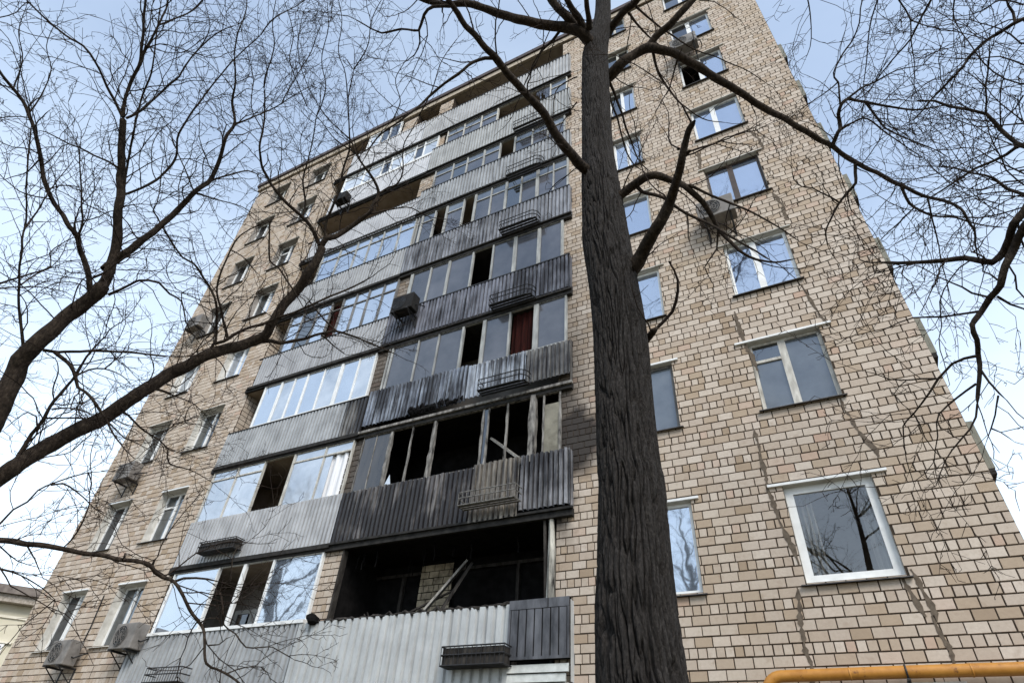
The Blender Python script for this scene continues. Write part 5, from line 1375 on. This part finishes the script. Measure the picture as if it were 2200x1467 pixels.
wire_rack(-.653, -.527, .213, .243, 'charred dark planter trough on the lowest pale green parapet', solid=True)
wire_rack(-1.455, -1.335, .207, .236, 'empty black wire rack on the lowest parapet near its left end')
wire_rack(-1.447, -1.312, .500, .526, 'dark planter trough hung on the silver parapet of the left flat', solid=True)
wire_rack(-.655, -.523, .505, .533, 'ash grey burnt wire rack on the blackened parapet', mat='ironash', y=YP - .06)
wire_rack(-.643, -.517, .790, .820, 'round ended rack on the scorched blue white parapet panel', round_end=True, y=YP - .035)
wire_rack(-.640, -.515, 1.064, 1.098, 'round ended rack on the smoke grey parapet above the red curtain', round_end=True)
wire_rack(-.637, -.513, 1.370, 1.404, 'round ended rack on the grey parapet two rows above the red curtain', round_end=True)
wire_rack(-.633, -.508, 1.640, 1.684, 'round ended rack on the fifth parapet from the top right bay', round_end=True)
wire_rack(-.626, -.509, 1.915, 1.960, 'wire rack under the torn open bay near the roof', round_end=True)

# burnt boards
def board(a, b, w, t, mat, label, name='burnt_board'):
    a, b = Vector(a), Vector(b)
    d = (b - a)
    mb = MB()
    L = d.length
    mb.box(-w / 2, w / 2, -t / 2, t / 2, 0, L)
    me = mb.mesh(name, M_[mat])
    o = link(name, me, None, None, label=label, cat='board')
    o.location = a
    o.rotation_euler = d.to_track_quat('Z', 'Y').to_euler()
    return o
board((fx(-.780), YF + .25, fz(.305)), (fx(-.700), YF + .75, fz(.440)), .22, .04, 'ashwood', 'pale scorched board leaning in the burnt out open loggia')
board((fx(-.735), YF + .30, fz(.305)), (fx(-.690), YF + .75, fz(.432)), .30, .05, 'charwood', 'dark burnt door leaf leaning behind the pale board')
board((fx(-.640), YF + .35, fz(.705)), (fx(-.540), YF - .02, fz(.612)), .10, .05, 'ashwood', 'fallen grey beam slanting across the smashed loggia window')
board((fx(-.86), YF + .3, fz(.308)), (fx(-.72), YF + .6, fz(.375)), .05, .03, 'charwood', 'thin charred lath sticking up from the burnt parapet rail')
mb = MB()
mb.v = [(0, 0, 0), (.22, .01, .02), (.13, .01, .34), (0, .008, 0), (.22, .018, .02), (.13, .018, .34)]
mb.f = [(0, 1, 2), (5, 4, 3), (0, 3, 4, 1), (1, 4, 5, 2), (2, 5, 3, 0)]
o = mb.build('glass_shard', M_['p_white'], label='white triangular glass shard left in the smashed loggia window', cat='glass shard')
o.location = (fx(-.905), YG + .03, fz(.603))
# charred lump hanging at the corner of the lowest parapet
mb = MB()
r4 = random.Random(2)
bmm = bmesh.new()
bmesh.ops.create_icosphere(bmm, subdivisions=2, radius=.13)
for v in bmm.verts:
    v.co *= 1 + .5 * noise.noise(v.co * 9)
    v.co.z *= .8
    if v.co.z < -.06: v.co.z -= .25 * max(0, .06 - abs(v.co.x))
me = bpy.data.meshes.new('charred_lump')
bmm.to_mesh(me); bmm.free()
me.materials.append(M_['soot'])
o = link('charred_lump', me, label='black melted lump hanging where the brick partition meets the lowest parapet', cat='debris')
o.location = (fx(-1.005), YP - .05, fz(.318))

# yellow gas pipe
gp = link('gas_pipe', None, label='yellow painted gas pipe bending along the brick wall at bottom right', cat='gas pipe')
mb = MB()
yp = YF - .17
zp = fz(.187)
xv = fx(-.1275)
P = [(xv, yp, .3), (xv, yp, zp - .22)]
for i in range(1, 8):
    an = i / 8 * math.pi / 2
    P.append((xv + .22 * (1 - math.cos(an)), yp, zp - .22 + .22 * math.sin(an)))
P += [(xv + .22, yp, zp), (fx(.05), yp, zp + .005), (fx(.2315) + .1, yp, zp), (fx(.2315) + .18, yp, zp)]
mb.tube(P, .072, 16)
mb.build('pipe', M_['pipe'], gp, smooth=True)
for X in (-.02, .115):
    mb = MB()
    mb.tube([(fx(X) - .012, yp, zp + .002), (fx(X), yp, zp + .002), (fx(X) + .012, yp, zp + .002)], [.072, .078, .072], 16)
    mb.build('weld_ring', M_['pipe'], gp, smooth=True)
for X in (.045, .20):
    mb = MB()
    mb.box(fx(X) - .02, fx(X) + .02, yp - .078, YF, zp - .10, zp - .074)
    ring = [(fx(X), yp + .078 * math.cos(a * math.pi / 8), zp + .003 + .078 * math.sin(a * math.pi / 8)) for a in range(17)]
    mb.tube(ring, .012, 5, False)
    mb.build('pipe_bracket', M_['metal_dark'], gp)

# ------------------------------------------------------------------ the low cream building beyond, at the left
p0 = Vector((-38.2, 15.5, 0)); ud = Vector((.69, .724, 0)).normalized(); nd = Vector((ud.y, -ud.x, 0))
nb = link('neighbour_building', None, label='low cream plastered house seen beyond the left corner', cat='building')
HB = 8.9
cream = noisy('cream_plaster', srgb(190, 184, 164), srgb(204, 198, 182), 2, .9, .2)
paleW = noisy('pale_plaster', srgb(206, 200, 184), srgb(222, 217, 204), 2, .9, .2)
def fq(mb, a, b, z0, z1, off):
    A = p0 + ud * a + nd * off; B_ = p0 + ud * b + nd * off
    mb.quad((A.x, A.y, z0), (B_.x, B_.y, z0), (B_.x, B_.y, z1), (A.x, A.y, z1))
def fb(mb, a, b, z0, z1, o0, o1):
    pts = []
    for z in (z0, z1):
        for s_, t_ in ((a, o0), (b, o0), (b, o1), (a, o1)):
            q = p0 + ud * s_ + nd * t_
            pts.append((q.x, q.y, z))
    i = len(mb.v); mb.v += pts
    for q in ((0, 3, 2, 1), (4, 5, 6, 7), (0, 1, 5, 4), (1, 2, 6, 5), (2, 3, 7, 6), (3, 0, 4, 7)):
        mb.f.append(tuple(i + k for k in q))
mb = MB(); fb(mb, -16, 16, 0, HB, -10, 0); mb.build('wall', cream, nb)
mb = MB(); fb(mb, -16.4, 16.4, HB + .01, HB + .35, -10.4, .55); mb.build('eave', M_['palebeam'], nb)
mb = MB(); fb(mb, -16.6, 16.6, HB + .36, HB + .75, -10.6, .75); mb.build('roof', noisy('grey_roof', srgb(96, 88, 84), srgb(126, 118, 112), 3, .8, .2), nb)
mb = MB(); fb(mb, -16, 16, HB - .62, HB - .50, .001, .08); mb.build('cornice_band', paleW, nb)
for f_ in range(3):
    for i in range(-6, 6):
        a = i * 2.4 + .35
        zt = HB - 1.75 - f_ * 2.9
        m2 = MB(); 
        for s_ in (0, .55, 1.1):
            fb(m2, a + s_, a + s_ + .09, zt - 1.5, zt, .001, .09)
        fb(m2, a + .092, a + 1.098, zt - .09, zt - .001, .002, .085)
        fb(m2, a + .092, a + 1.098, zt - 1.499, zt - 1.41, .002, .085)
        w_ = m2.build('window', M_['white'], nb)
        m2 = MB(); fb(m2, a + .08, a + 1.1, zt - 1.42, zt - .08, .0015, .02); m2.build('pane', M_['p_dim'], w_)
        m2 = MB(); fb(m2, a - .25, a + 1.45, zt + .02, zt + .1, .001, .12); m2.build('lintel', paleW, w_)

# ------------------------------------------------------------------ trees
def bark_mat(name, c1, c2, c3, sc):
    m = base_mat(name, c1, 0.95, 0.12)
    n = pos_noise(m, sc, 7, (1, 1, .5), .7)
    n2 = pos_noise(m, sc * .22, 4)
    c = ramp(m, n, [(0.34, c1), (0.52, c2), (0.72, c3)])
    c = mixc(m, mrange(m, n2, .45, .75, 0, .5), c, c1)
    K(m, c, bsdf(m).inputs['Base Color'])
    bump(m, n, .9, .02)
    return m
BARK = bark_mat('bark', srgb(31, 29, 28), srgb(50, 47, 45), srgb(74, 70, 67), 70)
LIMB = bark_mat('limb_bark', srgb(30, 25, 21), srgb(54, 46, 39), srgb(82, 72, 62), 30)
TWIG = noisy('twig_bark', srgb(34, 28, 25), srgb(56, 47, 41), 5, .95, .1)

def catmull(P, step):
    """smooth a traced limb: points (x,y,z,r)"""
    out = []
    n = len(P)
    for i in range(n - 1):
        p0_, p1, p2, p3 = (np.array(P[max(i - 1, 0)]), np.array(P[i]), np.array(P[i + 1]), np.array(P[min(i + 2, n - 1)]))
        L = np.linalg.norm(p2[:3] - p1[:3])
        m = max(1, int(L / step))
        for t in range(m):
            u = t / m
            q = .5 * ((2 * p1) + (-p0_ + p2) * u + (2 * p0_ - 5 * p1 + 4 * p2 - p3) * u * u + (-p0_ + 3 * p1 - 3 * p2 + p3) * u ** 3)
            q[3] = p1[3] + (p2[3] - p1[3]) * u
            out.append(q)
    out.append(np.array(P[-1]))
    return np.array(out)

class Tubes:
    """many thin polylines in one mesh, built with numpy"""
    def __init__(s): s.V, s.F, s.n = [], [], 0
    def add(s, P, rad, k):
        P = np.asarray(P, float); m = len(P)
        T = np.gradient(P, axis=0)
        T /= np.linalg.norm(T, axis=1)[:, None] + 1e-9
        a = np.array([0, 0, 1.]) if abs(T[0, 2]) < .9 else np.array([1., 0, 0])
        U = np.cross(T, a); U /= np.linalg.norm(U, axis=1)[:, None] + 1e-9
        W = np.cross(T, U)
        an = np.arange(k) * 2 * np.pi / k
        V = P[:, None, :] + np.asarray(rad)[:, None, None] * (U[:, None, :] * np.cos(an)[None, :, None] + W[:, None, :] * np.sin(an)[None, :, None])
        s.V.append(V.reshape(-1, 3))
        i = np.arange(m - 1)[:, None] * k; j = np.arange(k)[None, :]; j2 = (j + 1) % k
        s.F.append(np.stack([i + j, i + j2, i + k + j2, i + k + j], -1).reshape(-1, 4) + s.n)
        s.n += m * k
    def mesh(s, name, mat):
        V = np.concatenate(s.V); F = np.concatenate(s.F)
        me = bpy.data.meshes.new(name)
        me.vertices.add(len(V)); me.vertices.foreach_set('co', V.astype(np.float32).ravel())
        me.loops.add(F.size); me.loops.foreach_set('vertex_index', F.astype(np.int32).ravel())
        me.polygons.add(len(F)); me.polygons.foreach_set('loop_start', np.arange(len(F), dtype=np.int32) * 4)
        me.polygons.foreach_set('use_smooth', np.ones(len(F), bool))
        me.update(calc_edges=True)
        me.materials.append(mat)
        return me

def perp(d, rg):
    v = rg.normal(size=3); v -= d * v.dot(d)
    return v / (np.linalg.norm(v) + 1e-9)

def clamp_y(p):
    if p[1] > 9.25 and -22 < p[0] < 2.6: p[1] = 9.25
    return p

THIN = [1.0]
def grow(tb, p, d, length, rad, level, rg, maxlev, upb, dens, step=.09):
    n = max(3, int(length / step))
    P = [p.copy()]; q = p.copy()
    st = length / n
    bend = perp(d, rg) * rg.uniform(0, .09)
    side = perp(d, rg)
    for i in range(n):
        d = d + rg.normal(size=3) * .17 + bend + np.array([0, 0, upb])
        d /= np.linalg.norm(d)
        q = clamp_y(q + d * st)
        P.append(q.copy())
        if level < maxlev and i > 0 and rg.random() < dens:
            side = -side * .8 + perp(d, rg) * .5
            s2 = side - d * side.dot(d); s2 /= np.linalg.norm(s2) + 1e-9
            a = rg.uniform(.55, 1.05)
            cd = d * math.cos(a) + s2 * math.sin(a)
            cl = length * (1 - i / n * .75) * rg.uniform(.28, .62)
            if cl > .06:
                grow(tb, q.copy(), cd, cl, max(rad * (1 - .6 * i / n) * .62, .0026), level + 1, rg, maxlev, upb, dens, step)
    if level >= 2 or maxlev == 3:
        for i in range(1, len(P)):
            if rg.random() < .55:
                v = perp(d, rg) + d * rg.uniform(.2, 1.0)
                v /= np.linalg.norm(v)
                L_ = rg.uniform(.03, .11)
                m_ = P[i] + v * L_ * .55
                tb.add(np.array([P[i], m_, m_ + (v + rg.normal(size=3) * .35) * L_ * .5]), (.0026, .0024, .0018), 3)
    R_ = np.linspace(rad, max(rad * .35, .0023), len(P))
    tb.add(np.array(P), R_ * THIN[0], 3 if rad < .008 else 4)

def trunk_mesh(P, name):
    """furrowed trunk: vertical ridges that split and join"""
    C = catmull(P, .03)
    k = 384
    m = len(C)
    an = np.arange(k) * 2 * math.pi / k
    V = np.zeros((m, k, 3))
    rng_ = np.random.default_rng(4)
    for i in range(m):
        x, y, z, r = C[i]
        s = min(1, max(.30, (r - .10) / .18))
        for j in range(k):
            a = an[j]
            wob = .07 * noise.noise(Vector((math.cos(a) * 3.2, math.sin(a) * 3.2, z * 2.1)))
            ca = a + wob
            u = Vector((math.cos(ca) * 7.6, math.sin(ca) * 7.6, z * 2.5))
            n1 = 1 - abs(noise.noise(u)) * 7.0
            n2 = 1 - abs(noise.noise(Vector((math.cos(ca) * 9, math.sin(ca) * 9, z * 4.2 + 7)))) * 5.5
            n3 = noise.noise(Vector((math.cos(a) * 1.3, math.sin(a) * 1.3, z * 1.2 + 3)))
            n4 = noise.noise(Vector((math.cos(a) * 30, math.sin(a) * 30, z * 14)))
            rr = r * (1 + .055 * n3) + s * (-.055 * max(n1, 0) ** .8 * .95 - .022 * max(n2, 0) + .004 * n4) + .012 * s
            V[i, j] = (x + rr * math.cos(a), y + rr * math.sin(a), z)
    mb_v = V.reshape(-1, 3)
    i = np.arange(m - 1)[:, None] * k; j = np.arange(k)[None, :]; j2 = (j + 1) % k
    F = np.stack([i + j, i + j2, i + k + j2, i + k + j], -1).reshape(-1, 4)
    t = Tubes(); t.V = [mb_v]; t.F = [F]
    return t.mesh(name, BARK)

def make_tree(key, label, seed, base=None, maxlev=3, dens=.34, spread=1.0, thin=1.0):
    rg = np.random.default_rng(seed)
    THIN[0] = thin
    root = link('bare_tree', None, label=label, cat='tree')
    tb = Tubes()
    for kind, den, P in TREE_DATA[key]:
        if kind == 'trunk':
            P = [(P[0][0] + .03, P[0][1], 0.0, P[0][3] * 1.35), (P[0][0] + .01, P[0][1], .6, P[0][3] * 1.1)] + [p for p in P if p[2] > .9]
            link('trunk', trunk_mesh(P, 'trunk'), None, root)
            continue
        r0 = P[0][3]
        C = catmull(P, .05 if r0 > .03 else .07)
        # small natural kinks
        for i in range(1, len(C)):
            v = Vector(C[i][:3]) * 4
            C[i][:3] += np.array([noise.noise(v), noise.noise(v + Vector((9, 0, 0))), noise.noise(v + Vector((0, 9, 0)))]) * min(.02, C[i][3] * .8 + .004)
            C[i][3] *= 1 + .13 * noise.noise(v * 2.2)
            C[i] = np.append(clamp_y(C[i][:3].copy()), C[i][3])
        t = Tubes()
        kk = 14 if r0 > .06 else (9 if r0 > .025 else 6)
        rad = np.maximum(C[:, 3], .0028)
        rad[-1] *= .4
        t.add(C[:, :3], rad, kk)
        link('limb', t.mesh('limb', LIMB), None, root)
        # side twigs
        seg = np.linalg.norm(np.diff(C[:, :3], axis=0), axis=1)
        acc = rg.uniform(0, .2)
        Ltot = seg.sum(); run = 0
        side = perp(np.array([0, 0, 1.]), rg)
        for i in range(1, len(C)):
            acc -= seg[i - 1]; run += seg[i - 1]
            if acc <= 0:
                r = C[i][3]
                acc = rg.uniform(.06, .17) * (1.0 + 12 * max(0, r - .02)) / spread / den
                if r > .085: continue
                d = C[i][:3] - C[i - 1][:3]; d /= np.linalg.norm(d) + 1e-9
                side = -side * .7 + perp(d, rg) * .7
                s2 = side - d * side.dot(d); s2 /= np.linalg.norm(s2) + 1e-9
                a = rg.uniform(.6, 1.2)
                cd = d * math.cos(a) + s2 * math.sin(a)
                ln = rg.uniform(.4, 1.5) * (.7 + .3 * min(1, r / .02))
                grow(tb, C[i][:3].copy(), cd, ln, min(.0085, max(.0042, r * .5)), 1, rg, maxlev, .012, dens)
        # continue the tip
        d = C[-1][:3] - C[max(0, len(C) - 3)][:3]; d /= np.linalg.norm(d) + 1e-9
        if r0 < .05:
            grow(tb, C[-1][:3].copy(), d, rg.uniform(.4, .9), max(C[-1][3] * .8, .003), 1, rg, maxlev, .0, dens)
    if base is not None:
        (bx, by, br), top = base
        pts = [(bx, by, 0, br * 1.4), (bx + .02, by, .5, br * 1.08), (bx, by + .03, 1.8, br), (top[0], top[1], top[2], br * .72), (top[0] + .5 * math.copysign(1, bx), top[1] - .3, top[2] + .5, br * .45), (top[0] + 1.4 * math.copysign(1, bx), top[1] - .8, top[2] + 1.2, br * .22), (top[0] + 2.4 * math.copysign(1, bx), top[1] - 1.2, top[2] + 1.7, .02)]
        t = Tubes(); C = catmull(pts, .1)
        t.add(C[:, :3], C[:, 3], 24)
        link('trunk', t.mesh('trunk', BARK), None, root)
    if key == 'center':                 # the crown above the picture, which the upper panes mirror
        top = TREE_DATA[key][0][2][-1]
        for i in range(16):
            t_ = i / 16
            p_ = np.array([top[0] + rg.uniform(-.1, .1), top[1] - .05, top[2] - 1.2 + 5.2 * t_])
            a_ = i * 2.4
            d_ = np.array([math.cos(a_), math.sin(a_) * .7 - .25, rg.uniform(.5, 1.1)]); d_ /= np.linalg.norm(d_)
            P_ = [p_]
            n_ = 12
            for s_ in range(n_):
                d_ = d_ + rg.normal(size=3) * .12; d_ /= np.linalg.norm(d_)
                P_.append(P_[-1] + d_ * (3.6 - 2.2 * t_) / n_)
            t2 = Tubes(); t2.add(np.array(P_), np.linspace(.045, .006, n_ + 1), 6)
            link('limb', t2.mesh('limb', LIMB), None, root)
            for s_ in range(2, n_ + 1):
                for _ in range(2):
                    cd = (P_[s_] - P_[s_ - 1]) / np.linalg.norm(P_[s_] - P_[s_ - 1]) * .6 + perp(d_, rg) * .8
                    grow(tb, P_[s_].copy(), cd / np.linalg.norm(cd), rg.uniform(.5, 1.3), .008, 1, rg, 2, .01, .35, .14)
        t2 = Tubes(); t2.add(np.array([[top[0], top[1], top[2] - .05], [top[0] + .1, top[1] - .05, top[2] + 2], [top[0], top[1] - .1, top[2] + 4.6]]), [top[3], .07, .02], 8)
        link('limb', t2.mesh('limb', LIMB), None, root)
    me = tb.mesh('twigs', TWIG)
    link('twigs', me, None, root, kind='stuff')
    return len(me.polygons)

n1 = make_tree('center', 'big bare tree with furrowed trunk standing in front of the balconies', 11, dens=.30, spread=.8)
jl = TREE_DATA['left'][0][2][0]
n2 = make_tree('left', 'bare tree spreading dark limbs over the left half of the sky', 12, ((jl[0] - .4, jl[1] - .1, .25), jl), dens=.36, spread=1.25)
jr = TREE_DATA['right'][0][2][0]
n3 = make_tree('right', 'bare tree reaching twiggy branches in beside the right corner', 13, ((jr[0] + .3, jr[1] - .1, .17), jr), dens=.34, spread=1.2, thin=.78)

def free_tree(x, y, h, seed, label):
    rg = np.random.default_rng(seed)
    root = link('bare_tree', None, label=label, cat='tree')
    tb = Tubes(); tr = Tubes()
    z = 0; p = np.array([x, y, 0.]); C = []
    n = 14
    for i in range(n + 1):
        C.append((*(p + np.array([.10 * math.sin(i * .9 + seed), .10 * math.cos(i * 1.3), h * i / n])), .26 * (1 - i / n) ** .8 + .02))
    C = np.array(C); tr.add(C[:, :3], C[:, 3], 14)
    link('trunk', tr.mesh('trunk', BARK), None, root)
    for i in range(26):
        t = rg.uniform(.22, .98); q = C[int(t * n)]
        a = i * 2.4 + rg.uniform(-.4, .4)
        d = np.array([math.cos(a), math.sin(a), rg.uniform(.5, 1.1)]); d /= np.linalg.norm(d)
        L = (1.15 - t) * h * rg.uniform(.35, .6) + .6
        m = max(6, int(L / .3)); P = [q[:3].copy()]; R_ = []
        r0 = q[3] * .42
        for s_ in range(m):
            d = d + rg.normal(size=3) * .12 + np.array([0, 0, .03]); d /= np.linalg.norm(d)
            P.append(P[-1] + d * L / m)
        R_ = np.linspace(r0, .008, m + 1)
        lt = Tubes(); lt.add(np.array(P), R_, 7)
        link('limb', lt.mesh('limb', LIMB), None, root)
        for s_ in range(2, m + 1):
            for _ in range(2):
                dd = P[s_] - P[s_ - 1]; dd /= np.linalg.norm(dd)
                cd = dd * .6 + perp(dd, rg) * .8
                grow(tb, P[s_].copy(), cd / np.linalg.norm(cd), rg.uniform(.7, 1.7), .009, 1, rg, 2, .01, .35, .16)
    link('twigs', tb.mesh('twigs', TWIG), None, root, kind='stuff')
free_tree(-19.5, 2.2, 13, 21, 'bare tree mirrored in the lowest loggia panes')
free_tree(-5.6, -6.4, 13, 23, 'bare tree mirrored in the narrow white framed window')
free_tree(1.2, -7.0, 14, 22, 'bare tree mirrored in the big white framed window')
print('twig faces', n1, n2, n3, 'bricks', len(wall_bricks))
